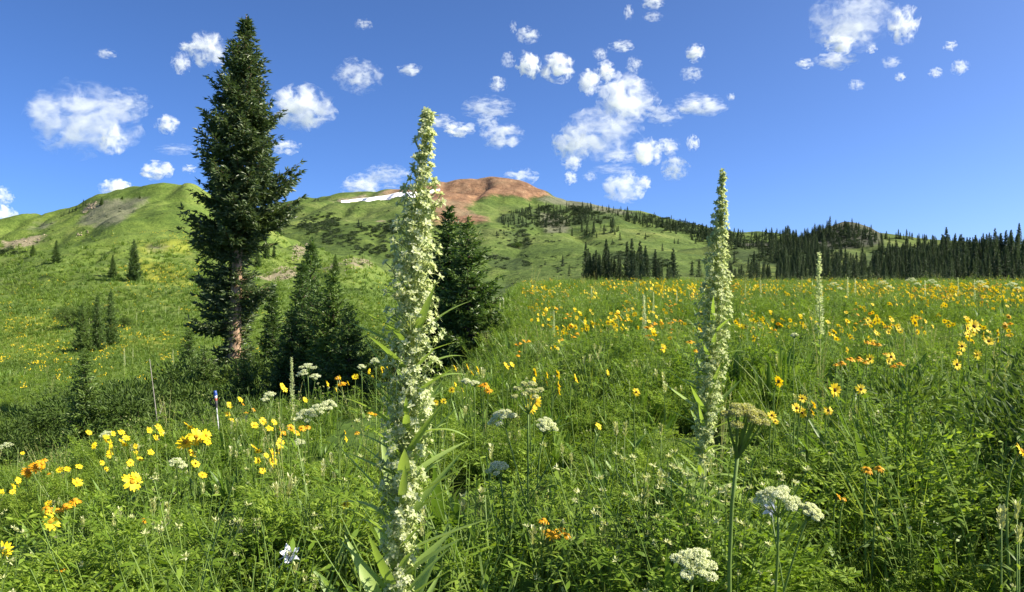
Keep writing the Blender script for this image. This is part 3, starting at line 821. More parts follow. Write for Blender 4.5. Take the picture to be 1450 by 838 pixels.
for px, py, h in ((797, 377, 17), (772, 375, 8), (878, 340, 12), (914, 339, 10), (938, 355, 11), (720, 322, 9), (745, 321, 10), (773, 322, 14), (793, 330, 11), (806, 388, 14), (790, 386, 10),
                  (508, 322, 12), (512, 322, 8), (576, 330, 7), (835, 334, 9), (845, 336, 8), (867, 345, 8), (985, 345, 9), (955, 345, 8), (810, 334, 13), (1000, 372, 14), (1040, 372, 16), (1060, 386, 22), (1068, 388, 24), (1075, 392, 22), (1090, 393, 18), (990, 392, 26), (980, 390, 22), (960, 345, 8), (1062, 352, 9), (1075, 360, 9)):
    p = place(px, py, 60)
    if p is not None: far.append((h, p, h / F * p.y, random.randrange(5), g4))
region([(700, 318), (735, 298), (780, 294), (850, 296), (850, 316), (800, 320), (740, 322)], 190, 7.5, g4, jitter=0.3)
region([(850, 298), (990, 321), (1035, 333), (1040, 344), (1000, 338), (900, 318)], 210, 6, g4, jitter=0.3)
region([(960, 326), (1040, 338), (1045, 352), (985, 346)], 60, 8, g4, jitter=0.3)
region([(850, 318), (880, 322), (880, 334), (850, 332)], 12, 9, g4)
region([(825, 326), (846, 328), (846, 336), (820, 336)], 10, 10, g4)
region([(885, 305), (920, 312), (912, 322), (884, 318)], 16, 8, g4)
region([(925, 314), (965, 322), (960, 332), (928, 326)], 14, 8, g4)
region([(700, 330), (745, 327), (748, 334), (704, 335)], 10, 5, g4)
region([(985, 335), (1040, 340), (1045, 350), (990, 348)], 18, 9, g4)
line_of([(800, 288), (850, 294), (900, 300), (950, 310), (990, 320), (1040, 331)], 110, 4.5, g4, 5)
line_of([(100, 300), (112, 293), (124, 288)], 10, 6, 'small conifers along the crest of the grassy hill', 3)
line_of([(85, 306), (100, 300)], 5, 4, 'small conifers along the crest of the grassy hill', 2)
line_of([(430, 284), (455, 283)], 6, 3, g4, 1)
far.sort(key=lambda f: -f[0])
FAR_LABEL = {g1: 'dark conifer in the dense forest that closes the flower meadow on the right',
             g2: 'dark conifer on the wooded slope or ridge of the rocky knoll',
             g3: 'dark conifer in the stand at the mountain foot just above the flower meadow',
             g4: 'small conifer growing on the open green slope of the red-topped mountain',
             'small conifers along the crest of the grassy hill': 'tiny conifer on the left crest of the grassy hill beside the tan cliff'}
N_SINGLE = 250
def between(px, marks):
    for lim, phrase in marks:
        if px < lim: return phrase
    return marks[-1][1]
FOREST_MARKS = ((1110, 'at the left forest end near the second pale spike'), (1150, 'just left of the third pale spike'), (1180, 'right behind the third pale spike'),
                (1225, 'below the top of the rocky knoll'), (1265, 'where the rocky knoll runs out on the right'), (1310, 'under the small clearing right of the knoll'),
                (1350, 'a little right of the small forest clearing'), (1390, 'above the umbels on the right horizon'), (1425, 'in the tall forest near the right edge'), (9999, 'at the right end of the dark forest'))
SLOPE_MARKS = ((740, 'on the slope under the left of the dense patch below the red peak'), (780, 'in the dense patch of trees below the red peak'), (830, 'at the right of the dense patch below the red peak'), (900, 'on the open slope above the conifer stand'),
               (960, 'on the open slope right of the conifer stand'), (1010, 'on the slope just left of the second pale spike'), (9999, 'on the lower slope right of the second pale spike'))
for h, p, H, k, g in far[:N_SINGLE]:
    s = H / 12.0; w = random.uniform(0.85, 1.15)
    pxx = CX + F * p.x / p.y
    size = 'tall' if h > 35 else 'middling' if h > 28 else 'shortish' if h > 22 else 'small'
    row = 'front-row' if p.y < 235 else 'back-row' if p.y > 330 else 'middle-row'
    if g == g1: lab = f"{size} {row} conifer {between(pxx, FOREST_MARKS)}"
    elif g == g3: lab = f"{'tall' if h > 42 else 'middling' if h > 33 else 'short'} conifer {between(pxx, ((834, 'at the left end'), (848, 'a little in from the left end'), (862, 'left of the middle'), (878, 'just left of the thin gap'), (895, 'in the thin gap'), (908, 'left of the tallest one'), (922, 'beside the tallest one'), (940, 'right of the tallest one'), (9999, 'at the right end')))} of the mountain-foot stand"
    elif g == g2: lab = f"{size} conifer on the knoll, {'below its top' if pxx > 1170 else 'on its left slope' if pxx > 1105 else 'at its far left'}"
    elif g == g4: lab = f"{'upright' if h > 12 else 'little'} conifer {between(pxx, SLOPE_MARKS)}"
    else: lab = FAR_LABEL[g]
    if h == 58: lab = 'tallest conifer of the stand at the mountain foot above the meadow'
    t = empty('forest_conifer', (p.x, p.y, p.z - 0.04 * H), random.uniform(0, 6.28), (s * w, s * w, s))
    obj('trunk', FM[k][0], t)
    tag(obj('crown', FM[k][1], t), kind='stuff')
    tag(t, lab, 'conifer', g)
rest = far[N_SINGLE:]
far_protos = []
for a, b in FM:
    far_protos.append(bpy.data.objects.new('far_conifer_source', b))
if rest:
    scatter('distant_conifers', far_protos, [(f[1].x, f[1].y, f[1].z - 0.04 * f[2]) for f in rest], eul(len(rest), 0.02), np.array([[f[2] / 12 * 1.1, f[2] / 12 * 1.1, f[2] / 12] for f in rest]), np.array([f[3] for f in rest]))

# low brush, dotted over the slopes
def bush_acc(seed, R, H, n, leaf, lobes=7, stems=8):
    r = np.random.default_rng(seed)
    A = Acc(); S = Acc()
    c = np.stack([r.normal(0, R * 0.42, lobes), r.normal(0, R * 0.42, lobes), r.uniform(0.35, 0.78, lobes) * H], 1)
    rad = r.uniform(0.28, 0.5, lobes) * R
    k = r.integers(0, lobes, n)
    d = nrm(r.normal(0, 1, (n, 3)))
    P = c[k] + d * (rad[k] * r.uniform(0.25, 1.05, n) ** 0.6)[:, None] * np.array([1, 1, 0.9 * H / R * 0.6])
    P[:, 2] = np.maximum(P[:, 2], 0.02 * H)
    D = nrm(d + np.array([0, 0, 0.5]) + r.normal(0, 0.5, (n, 3)))
    diamonds(A, P, D, leaf * r.uniform(0.7, 1.3, n), leaf * r.uniform(0.28, 0.42, n), roll=r.uniform(0, 6.28, n))
    for i in range(stems):
        e = c[i % lobes] * np.array([0.9, 0.9, 0.95])
        b = np.array([e[0] * 0.15, e[1] * 0.15, -0.1])
        m = (e + b) / 2 + np.array([e[0] * 0.12, e[1] * 0.12, 0.0])
        tube(S, [b, m, e], [0.02 * R, 0.014 * R, 0.006 * R], 4, cap=False)
    return A, S
brush_protos = []
for i in range(3):
    a, s_ = bush_acc(70 + i, 1.0, 0.7, 150, 0.34, 6, 0)
    brush_protos.append(proto('brush_source', a, M['brush']))
pts, scl = [], []
for masks, dmin in ((hill_masks, 20), (mtn_masks, 200), (knoll_masks, 150)):
    for poly in masks['brush']:
        xs = [p[0] for p in poly]; ys = [p[1] for p in poly]
        area = (max(xs) - min(xs)) * (max(ys) - min(ys))
        for _ in range(int(area * 0.07)):
            px, py = random.uniform(min(xs), max(xs)), random.uniform(min(ys), max(ys))
            if not in_poly(np.array([px]), np.array([py]), poly)[0] or fbm(np.array([px * 0.05]), np.array([py * 0.1]), 3, 8)[0] < -0.02: continue
            p = place(px, py, dmin)
            if p is None: continue
            pts.append(p); scl.append(random.uniform(2.0, 4.5) / F * p.y)
for _ in range(900):
    px, py = random.uniform(430, 1100), random.uniform(318, 415)
    if fbm(np.array([px * 0.022]), np.array([py * 0.05]), 3, 12)[0] < 0.06: continue
    p = place(px, py, 150)
    if p is not None: pts.append(p); scl.append(random.uniform(1.2, 3.4) / F * p.y)
for _ in range(900):
    px, py = random.uniform(0, 620), random.uniform(285, 470)
    if fbm(np.array([px * 0.03]), np.array([py * 0.07]), 3, 52)[0] < 0.03: continue
    p = place(px, py, 60)
    if p is not None: pts.append(p); scl.append(random.uniform(0.6, 2.0) / F * p.y)
scatter('low_brush', brush_protos, pts, eul(len(pts), 0.1), np.array([[s_ * 1.3, s_ * 1.3, s_] for s_ in scl]))

# rocks breaking the hillside turf
rock_m = rough_mat('outcrop_rock', (0.17, 0.135, 0.09), (0.38, 0.315, 0.225), 0.9, bump=0.9)
def rock_mesh(seed):
    r = np.random.default_rng(seed)
    import bmesh
    bm = bmesh.new()
    bmesh.ops.create_icosphere(bm, subdivisions=2, radius=1.0)
    pl = nrm(r.normal(0, 1, (9, 3))); dd = r.uniform(0.5, 0.9, 9)
    for v in bm.verts:
        p = np.array(v.co)
        for n_, d_ in zip(pl, dd):
            e = p @ n_ - d_
            if e > 0: p = p - n_ * e
        p = p * np.array([1.15, 0.95, 0.8])
        v.co = p
    me = bpy.data.meshes.new('rock'); bm.to_mesh(me); bm.free(); me.materials.append(rock_m)
    return me
RK = [rock_mesh(i) for i in range(5)]
rpts, rscl = [], []
for poly, n in (([(112, 296), (128, 286), (140, 284), (134, 296), (118, 304)], 40), ([(104, 328), (126, 322), (128, 330), (108, 336)], 16), ([(0, 342), (66, 332), (68, 342), (0, 354)], 40),
                ([(415, 346), (436, 344), (440, 362), (412, 370)], 60), ([(360, 392), (400, 376), (420, 378), (422, 392), (390, 400)], 60), ([(484, 366), (524, 364), (530, 378), (470, 386)], 60), ([(440, 384), (470, 390), (480, 420), (450, 410)], 20)):
    xs = [p[0] for p in poly]; ys = [p[1] for p in poly]
    for _ in range(n):
        px, py = random.uniform(min(xs), max(xs)), random.uniform(min(ys), max(ys))
        if not in_poly(np.array([px]), np.array([py]), poly)[0]: continue
        p = place(px, py, 30)
        if p is not None: rpts.append(p); rscl.append(random.uniform(0.7, 2.2) / F * p.y)
rock_protos = [bpy.data.objects.new('rock_source', m) for m in RK]
scatter('hillside_rocks', rock_protos, rpts, eul(len(rpts), 0.4), np.array(rscl))

# willow shrubs in the hollow
bush_meshes = []
for i in range(4):
    a, s_ = bush_acc(90 + i, 1.0, 1.2, 2600, 0.085, 11, 9)
    bush_meshes.append((a.mesh('willow_leaves', M['shrub']), s_.mesh('willow_stems', M['dark_bark'], True)))
G_W = 'willow shrubs in the hollow below the meadow edge'
wl = [(20, 24, 1.1), (-60, 22, 1.3), (60, 22, 1.0), (95, 26, 1.2), (150, 23, 1.3), (172, 19, 1.0), (205, 22, 1.5), (232, 26, 1.8), (258, 20, 1.2), (285, 28, 1.8), (306, 24, 1.5), (322, 18, 1.1), (352, 27, 1.8),
      (372, 23, 1.5), (392, 18, 1.1), (408, 28, 1.7), (520, 24, 1.3), (548, 22, 1.1), (130, 17, 0.9), (80, 17, 0.9), (30, 18, 0.9), (222, 16.5, 0.9), (590, 21, 1.0), (505, 34, 1.6), (540, 38, 1.7), (275, 17, 0.9), (110, 31, 1.2), (300, 34, 1.9), (185, 29, 1.5), (345, 20, 1.2)]
for i, (px, d, s_) in enumerate(wl):
    p = at_bearing(px, d)
    t = empty('willow_shrub', (p.x, p.y, p.z - 0.05), random.uniform(0, 6.28), (s_ * random.uniform(1.1, 1.5), s_ * random.uniform(1.1, 1.5), s_ * random.uniform(1.0, 1.3)))
    tag(obj('leaves', bush_meshes[i % 4][0], t), kind='stuff'); obj('stem', bush_meshes[i % 4][1], t)
    row = 'front' if d < 21 else 'back' if d > 27 else 'middle'
    wh = between(px, ((10, 'at the far left edge'), (50, 'a little in from the left edge'), (90, 'left of the nearest small spruce'), (140, 'around the nearest small spruce'), (195, 'below the three hillside spruces'), (240, 'by the bare dead stem'), (300, 'left of the tall trunk'),
                      (335, 'behind the trekking pole'), (380, 'at the foot of the tall trunk'), (415, 'right of the tall trunk'), (460, 'behind the narrow pale spike'), (530, 'left of the big flower spike'), (9999, 'behind the big flower spike')))
    tag(t, f"{'large' if s_ > 1.75 else 'low' if s_ < 1.25 else 'rounded'} green willow shrub {wh}, {row} row of the hollow", 'shrub', G_W)
for px, base, top, w_, lab in ((110, 462, 430, 1.6, 'grey-green shrub on the hillside left of three small spruces'), (88, 452, 434, 1.2, 'rounded shrub farthest left of the three small spruces on the hill'),
                               (176, 462, 448, 1.0, 'low dark shrub on the hill right of three small spruces'), (735, 352, 342, 1.2, 'dark rounded shrub patch on the mid mountain slope')):
    p = place(px, base, 30)
    if p is None: continue
    s_ = (base - top) / F * p.y / 1.15
    t = empty('hill_shrub', (p.x, p.y, p.z - 0.05 * s_), random.uniform(0, 6.28), (s_ * w_, s_ * w_, s_))
    tag(obj('leaves', bush_meshes[1][0], t), kind='stuff'); obj('stem', bush_meshes[1][1], t)
    tag(t, lab, 'shrub', None)

# bare dead stems standing in the shrubs
for px, d, py0, py1, lean, lab in ((231, 17, 556, 508, 0.10, 'bare pale dead stem standing in the willows left of the tall trunk'),):
    z0 = CAM_Z - (py0 - CY) / F * d; z1 = CAM_Z - (py1 - CY) / F * d; x = (px - CX) / F * d
    zg = on_ground(x, d)
    A = Acc(); h = z1 - zg
    tube(A, [(0, 0, -0.1), (-lean * 0.4 * h, 0, h * 0.5), (-lean * h, 0, h)], [0.018, 0.014, 0.005], 6)
    o = obj('dead_stem', None or A.mesh('dead_stem', M['dead_wood'], True), loc=(x, d, zg))
    B = Acc(); tube(B, [(-lean * 0.4 * h, 0, h * 0.55), (-lean * 0.4 * h + 0.12, 0.05, h * 0.68)], [0.012, 0.004], 4)
    obj('twig', B.mesh('twig', M['dead_wood']), o)
    tag(o, lab, 'dead stem', None)

# leafy bushes at the right edge, whose shade falls into the lower right of the meadow
for x, y, s_, lab in ((2.35, 3.1, 0.62, 'leafy bush cut by the right edge, casting shade into the lower right corner'), (2.75, 3.75, 0.66, 'second leafy bush at the right edge, behind the first'), (1.95, 2.45, 0.50, 'low leafy bush at the lower right edge'), (3.35, 4.6, 0.6, 'third leafy bush at the right edge, farthest back')):
    t = empty('leafy_bush', (x, y, float(ground_h(x, y)) - 0.03), random.uniform(0, 6.28), (s_, s_, s_ * 1.0))
    tag(obj('leaves', bush_meshes[2][0], t), kind='stuff'); obj('stem', bush_meshes[2][1], t)
    tag(t, lab, 'shrub', 'leafy bushes at the right edge')

# ------------------------------------------------------------------ tall pale flower spikes
def stem_solve(px, py, h, dlo=1.4, dhi=90.0):
    """depth at which a plant of height h reaches that line of sight"""
    d = np.geomspace(dlo, dhi, 500)
    x = (px - CX) / F * d
    g = CAM_Z - (py - CY) / F * d - ground_h(x, d) - h
    i = np.where(np.diff(np.sign(g)) != 0)[0]
    k = i[0] if len(i) else int(np.argmin(np.abs(g)))
    return float(d[k])

def spike_flower(seed, s=1.0):
    r = np.random.default_rng(seed); A = Acc()
    a = np.arange(4) * math.pi / 2 + r.uniform(0, 1.5)
    el = r.uniform(0.35, 0.95)
    D = np.stack([np.cos(a) * math.cos(el), np.sin(a) * math.cos(el), np.full(4, math.sin(el))], 1)
    blades(A, np.zeros((4, 3)) + D * 0.001, D, 0.0125 * s, 0.0075 * s, r.uniform(0.1, 0.5), 3, tipw=0.08, wide=0.4, basew=0.55, mat=0)
    a2 = a + 0.78
    D = np.stack([np.cos(a2) * 0.9, np.sin(a2) * 0.9, np.full(4, 0.15)], 1)
    blades(A, np.zeros((4, 3)), D, 0.014 * s, 0.0028 * s, 0.25, 2, mat=1)
    n = 5
    D = np.stack([r.normal(0, 0.35, n), r.normal(0, 0.35, n), np.ones(n)], 1)
    diamonds(A, np.zeros((n, 3)), D, 0.009 * s, 0.003 * s, roll=r.uniform(0, 6, n), mat=0)
    tube(A, [(0, 0, 0.001), (0.002 * s, 0, -0.012 * s), (0.001, 0, -0.030 * s)], [0.0016 * s, 0.0012 * s, 0.0012 * s], 3, mat=1, cap=False)
    return A
SF = [spike_flower(200 + i).mesh('spike_flower', [M['spike_petal'], M['pale_stem']]) for i in range(6)]
def long_leaf(seed, L, W, bend):
    A = Acc()
    blades(A, [(0, 0, 0)], [(0.72, 0, 0.70)], L, W, bend, 8, tipw=0.03, wide=0.3, basew=0.7, fold=0.28)
    return A.mesh('spike_leaf', M['spike_leaf'], True)
LLV = [long_leaf(0, 1.0, 0.135, 0.05), long_leaf(1, 1.0, 0.12, 0.25), long_leaf(2, 1.0, 0.15, -0.08), long_leaf(3, 1.0, 0.13, 0.45), long_leaf(4, 1.0, 0.11, 0.12)]

def spike_plant(d, axis_px, rad_px, n_fl, singles, leaf_from, leaf_len, label, fl_scale=1.0, seed=1, leaf_step=34, group=None, flower_bottom=None):
    r = np.random.default_rng(seed)
    ax = np.array(axis_px, float)
    xb = (ax[-1][0] - CX) / F * d
    zg = on_ground(xb, d)
    root = empty('monument_plant', (xb, d, zg))
    tag(root, label, 'wildflower', group)
    pz = CAM_Z - (ax[:, 1] - CY) / F * d - zg
    pxx = (ax[:, 0] - CX) / F * d - xb
    zz = np.concatenate([[0.0], pz[::-1]]); xx = np.concatenate([[0.0], pxx[::-1]])
    top = zz[-1]
    AX = lambda z: np.array([np.interp(z, zz, xx), 0.012 * math.sin(z * 3.0), z])
    ry, rr = np.array(rad_px, float).T
    rz = (CAM_Z - (ry - CY) / F * d - zg)[::-1]; rm = (rr / F * d)[::-1]
    RAD = lambda z: float(np.interp(z, rz, rm))
    A = Acc()
    zs = np.linspace(-0.03, top - 0.005, 16)
    tube(A, [AX(max(z, 0)) + np.array([0, 0, min(z, 0)]) for z in zs], np.interp(zs, [0, top], [0.017, 0.0045]), 8)
    obj('stem', A.mesh('stem', M['pale_stem'], True), root)
    # flowers in loose whorls
    z0 = (CAM_Z - ((flower_bottom or ry[-1]) - CY) / F * d - zg)
    fl = []
    wz = z0
    while wz < top:
        t = (wz - z0) / (top - z0)
        R = RAD(wz)
        n = int(max(6, n_fl * 1.15 * R / 0.06 * r.uniform(0.75, 1.2)))
        a0 = r.uniform(0, 6.28)
        for k in range(n):
            a = a0 + k * 6.283 / n + r.normal(0, 0.35)
            el = r.uniform(0.25, 1.25)
            z = wz + r.normal(0, 0.010)
            rr_ = R * (r.uniform(0.35, 1.0) if r.random() > 0.1 else r.uniform(1.0, 1.25))
            c = AX(z) + np.array([math.cos(a) * rr_, math.sin(a) * rr_, 0.0])
            D = nrm(np.array([math.cos(a) * math.cos(el), math.sin(a) * math.cos(el), math.sin(el)]) + r.normal(0, 0.2, 3))
            fl.append((c, D, fl_scale * r.uniform(0.75, 1.2), r.uniform(0, 6.28), a))
        wz += 0.0165 * fl_scale * (1 - 0.25 * t)
    n = 14      # buds crowding the tip
    for k in range(n):
        a = k * 2.4; el = r.uniform(0.5, 1.4)
        c = AX(top - 0.02 * r.random()) + np.array([math.cos(a), math.sin(a), 0]) * 0.007
        fl.append((c, nrm(np.array([math.cos(a) * math.cos(el), math.sin(a) * math.cos(el), math.sin(el)])), fl_scale * 0.75, r.uniform(0, 6), a))
    fl.sort(key=lambda f: f[0][1])               # those on the near side first
    def matrix(c, D, s, roll):
        q = Vector(D).to_track_quat('Z', 'Y').to_matrix().to_4x4() @ Matrix.Rotation(roll, 4, 'Z')
        return Matrix.Translation(Vector(c)) @ q @ Matrix.Scale(s, 4)
    for c, D, s, roll, a in fl[:singles]:
        o = obj('flower', SF[int(r.integers(0, 6))], root); o.matrix_local = matrix(c, D, s, roll)
    B = Acc()
    protos = []
    for me in SF:
        co = np.empty(len(me.vertices) * 3, np.float32); me.vertices.foreach_get('co', co)
        fs = [tuple(p.vertices) for p in me.polygons]; mi = [p.material_index for p in me.polygons]
        protos.append((co.reshape(-1, 3), np.array([f for f, m_ in zip(fs, mi) if m_ == 0 and len(f) == 4]), np.array([f for f, m_ in zip(fs, mi) if m_ == 1 and len(f) == 4])))
    for c, D, s, roll, a in fl[singles:]:
        co, q0, q1 = protos[int(r.integers(0, 6))]
        m = np.array(matrix(c, D, s, roll))
        v = co @ m[:3, :3].T + m[:3, 3]
        k = B.n; B.add(v, quads=q0, mat=0)
        B.Q.append(q1.astype(np.int32) + k); B.MQ.append(np.full(len(q1), 1, np.int32))
    # thin bracts and stalks between the flowers
    n = int(len(fl) * 1.0)
    zb = r.uniform(z0, top * 0.985, n); aa = r.uniform(0, 6.28, n)
    P = np.array([AX(z) for z in zb]); D = np.stack([np.cos(aa) * 0.7, np.sin(aa) * 0.7, r.uniform(0.6, 1.3, n)], 1)
    L = np.array([RAD(z) for z in zb]) * r.uniform(0.7, 1.15, n)
    blades(B, P, D, L, 0.006 * fl_scale, 0.1, 2, mat=1)
    tag(obj('flower_cluster', B.mesh('flower_cluster', [M['spike_petal'], M['pale_stem']]), root), kind='stuff')
    # leaves, in rings that grow longer towards the foot
    zl = CAM_Z - (leaf_from - CY) / F * d - zg
    step = leaf_step / F * d
    z = zl; k = 0
    while z > 0.03:
        t = 1 - z / zl
        L = leaf_len[0] + (leaf_len[1] - leaf_len[0]) * min(1, t * 1.15)
        for j in range(5):
            a = k * 0.9 + j * 6.283 / 5 + r.normal(0, 0.3)
            s = L * r.uniform(0.75, 1.2)
            o = obj('leaf', LLV[int(r.integers(0, 5))], root)
            c = AX(z + r.normal(0, 0.008)) + np.array([math.cos(a), math.sin(a), 0]) * 0.01
            o.location = c; o.rotation_euler = (r.normal(0, 0.12), r.uniform(-0.15, 0.35), a); o.scale = (s, s * r.uniform(0.75, 1.05), s)
        z -= step * (0.8 + 0.8 * t); k += 1
    return root
spike_plant(1.8, [(606, 158), (603, 200), (598, 250), (590, 320), (585, 400), (585, 470), (578, 560), (572, 650), (566, 740), (562, 838), (556, 1000)],
            [(158, 4), (175, 9), (200, 13), (250, 18), (300, 27), (340, 31), (380, 34), (450, 35), (520, 36), (600, 34), (680, 31), (760, 28), (850, 23)],
            15, 290, 480, (0.15, 0.27), 'huge pale greenish-white flower spike nearest the camera, rising in front of the snowy peak', 1.0, 3, 32, 'tall pale flower spikes in the meadow', 860)
spike_plant(3.0, [(1022, 245), (1020, 300), (1015, 360), (1012, 420), (1008, 500), (1002, 580), (997, 640), (994, 760)],
            [(245, 2), (270, 6), (290, 9), (330, 13), (370, 17), (420, 23), (480, 23), (540, 21), (600, 16), (660, 10)],
            16, 0, 470, (0.14, 0.25), 'second tallest pale flower spike, right of centre with a pointed top against blue sky', 1.0, 5, 26, 'tall pale flower spikes in the meadow', 650)

# smaller, farther spikes share one light mesh each for stem, flowers and leaves
def small_spike(seed, H=1.45, R=0.05):
    r = np.random.default_rng(seed)
    S, Fl, Lf = Acc(), Acc(), Acc()
    lean = r.normal(0, 0.03)
    AX = lambda z: np.array([lean * z * z, 0, z])
    tube(S, [AX(z) for z in np.linspace(-0.05, H, 6)], np.linspace(0.014, 0.004, 6), 5)
    n = 520
    z = 0.42 * H + (H - 0.42 * H) * r.uniform(0, 1, n); a = r.uniform(0, 6.28, n)
    rr = R * np.clip((H - z) / (0.35 * H), 0.12, 1) * r.uniform(0.45, 1.1, n)
    P = np.stack([lean * z * z + np.cos(a) * rr * 0.5, np.sin(a) * rr * 0.5, z], 1)
    D = np.stack([np.cos(a), np.sin(a), r.uniform(-0.1, 1.3, n)], 1)
    diamonds(Fl, P, D, 0.030 * r.uniform(0.6, 1.3, n), 0.014 * r.uniform(0.6, 1.3, n), roll=r.uniform(0, 6, n))
    for zz in np.linspace(0.03, 0.5, 9) * H:
        k = 4; a = r.uniform(0, 6.28) + np.arange(k) * 6.283 / k
        D = np.stack([np.cos(a), np.sin(a), np.full(k, r.uniform(0.5, 1.2))], 1)
        blades(Lf, np.tile(AX(zz), (k, 1)), D, 0.22 - 0.2 * zz / H, 0.024, 0.2, 4)
    return S.mesh('stem', M['pale_stem'], True), Fl.mesh('flower_cluster', M['spike_petal']), Lf.mesh('leaf_whorls', M['spike_leaf'])
SSP = [small_spike(300 + i) for i in range(3)]
def put_spike(px, d, top, kind, label, group):
    p = at_bearing(px, d)
    H = CAM_Z + (CY - top) / F * d - p.z
    s = H / 1.45
    root = empty('monument_plant', p, random.uniform(0, 6.28), (min(s, 1.25), min(s, 1.25), s))
    a, b, c = SSP[kind]
    obj('stem', a, root); tag(obj('flower_cluster', b, root), kind='stuff'); tag(obj('leaves', c, root), kind='stuff')
    tag(root, label, 'wildflower', group)
G_SP = 'smaller pale flower spikes far out in the meadow'
put_spike(1161, 7.6, 358, 0, 'third tallest pale flower spike, standing right of the two big ones before the dark forest', 'tall pale flower spikes in the meadow')
for px, d, top, lab in ((913, 9.5, 418, 'slim pale spike among yellow flowers between the two tallest spikes'), (784, 12, 440, 'thin pale spike right of the dark young spruces'),
                        (925, 15, 414, 'pale spike just right of the slim one between the tallest spikes'), (958, 19, 412, 'small pale spike close left of the second tallest spike'),
                        (838, 22, 406, 'little pale spike at the far meadow edge below the conifer stand'), (708, 24, 420, 'first of two little pale spikes right of the young spruces'), (713, 25, 421, 'second of two little pale spikes right of the young spruces'),
                        (1055, 24, 402, 'little pale spike near the horizon right of the second tallest spike'), (1077, 22, 397, 'little pale spike at the horizon between the second and third spikes'),
                        (1200, 23, 392, 'little pale spike at the horizon just right of the third spike'), (1211, 26, 394, 'short pale spike at the horizon beside the first one right of the third spike'),
                        (1310, 24, 397, 'pale spike at the horizon under the forest on the right'), (1357, 25, 393, 'pale spike poking above the horizon at far right'), (1380, 24, 396, 'last pale spike on the right horizon'),
                        (414, 8.6, 506, 'pale narrow spike by white umbels left of the big spike')):
    put_spike(px, d, top, random.randrange(3), lab, G_SP)
for i in range(13):         # and on the open hill
    px, py = random.uniform(0, 262), random.uniform(420, 545)
    p = place(px, py, 20)
    if p is None: continue
    s = random.uniform(0.9, 1.4)
    root = empty('monument_plant', p, 0, (0.9 * s, 0.9 * s, 0.85 * s))
    a, b, c = SSP[i % 3]
    obj('stem', a, root); tag(obj('flower_cluster', b, root), kind='stuff'); tag(obj('leaves', c, root), kind='stuff')
    tag(root, f"thin pale spike on the green hillside, {between(px, ((60, 'at the far left'), (110, 'left of the three spruces'), (165, 'below the three spruces'), (215, 'right of the three spruces'), (999, 'near the tall spruce')))}, {'high' if py < 455 else 'low' if py > 505 else 'half way'} up", 'wildflower', 'pale spikes dotting the green hillside')

# ------------------------------------------------------------------ yellow and orange flowers
def head_mesh(seed, mats, n=13, L=0.032, W=0.0135, el=0.15, bend=0.12, disc=0.011):
    """petals and disc of one flower head facing +Z"""
    r = np.random.default_rng(seed)
    A, B = Acc(), Acc()
    a = np.arange(n) * 6.283 / n + r.normal(0, 0.07, n)
    D = np.stack([np.cos(a), np.sin(a), el + r.normal(0, 0.12, n)], 1)
    P = np.stack([np.cos(a) * disc * 0.7, np.sin(a) * disc * 0.7, np.zeros(n)], 1)
    blades(A, P, D, L * r.uniform(0.85, 1.12, n), W * r.uniform(0.85, 1.15, n), bend * r.uniform(0.4, 1.6, n), 3, roll=r.normal(0, 0.18, n), tipw=0.25, wide=0.5, basew=0.6)
    k = 10; rings = [(1.0, -0.004), (0.95, 0.003), (0.6, 0.0065), (0.2, 0.008)]
    v = [(math.cos(j * 6.283 / k) * disc * q, math.sin(j * 6.283 / k) * disc * q, z * disc / 0.011) for q, z in rings for j in range(k)]
    f = [[i * k + j, i * k + (j + 1) % k, (i + 1) * k + (j + 1) % k, (i + 1) * k + j] for i in range(3) for j in range(k)]
    t = [[3 * k, 3 * k + j, 3 * k + j + 1] for j in range(1, k - 1)]
    B.add(v, quads=f, tris=t)
    m = 7; a = np.arange(m) * 6.283 / m
    C = Acc(); diamonds(C, np.tile([[0, 0, -0.008]], (m, 1)), np.stack([np.cos(a), np.sin(a), np.full(m, 0.25)], 1), 0.017, 0.007)
    return A, B, C
HY = [head_mesh(400 + i, None, 12 + i, el=e, bend=b) for i, (e, b) in enumerate(((0.15, 0.1), (0.35, 0.15), (0.02, 0.2)))]
HO = [head_mesh(420 + i, None, 14, 0.024, 0.011, el=e, bend=b, disc=0.014) for i, (e, b) in enumerate(((-0.15, 0.35), (0.05, 0.3), (-0.35, 0.3)))]
HYd = M['dark_disc']
HYm = [(a.mesh('petals', M['yellow']), b.mesh('flower_disc', M['disc'], True), c.mesh('sepals', M['stem'])) for a, b, c in HY]
HOm = [(a.mesh('petals', M['orange']), b.mesh('flower_disc', M['orange_disc'], True), c.mesh('sepals', M['stem'])) for a, b, c in HO]
DARK_DISC = HY[0][1].mesh('dark_flower_disc', M['dark_disc'], True)
SL = []
for i in range(3):
    A = Acc(); blades(A, [(0, 0, 0)], [(0.75, 0, 0.66)], 1.0, 0.2, (0.15, 0.35, 0.55)[i], 5, fold=0.2, tipw=0.05)
    SL.append(A.mesh('stem_leaf', M['lance'], True))

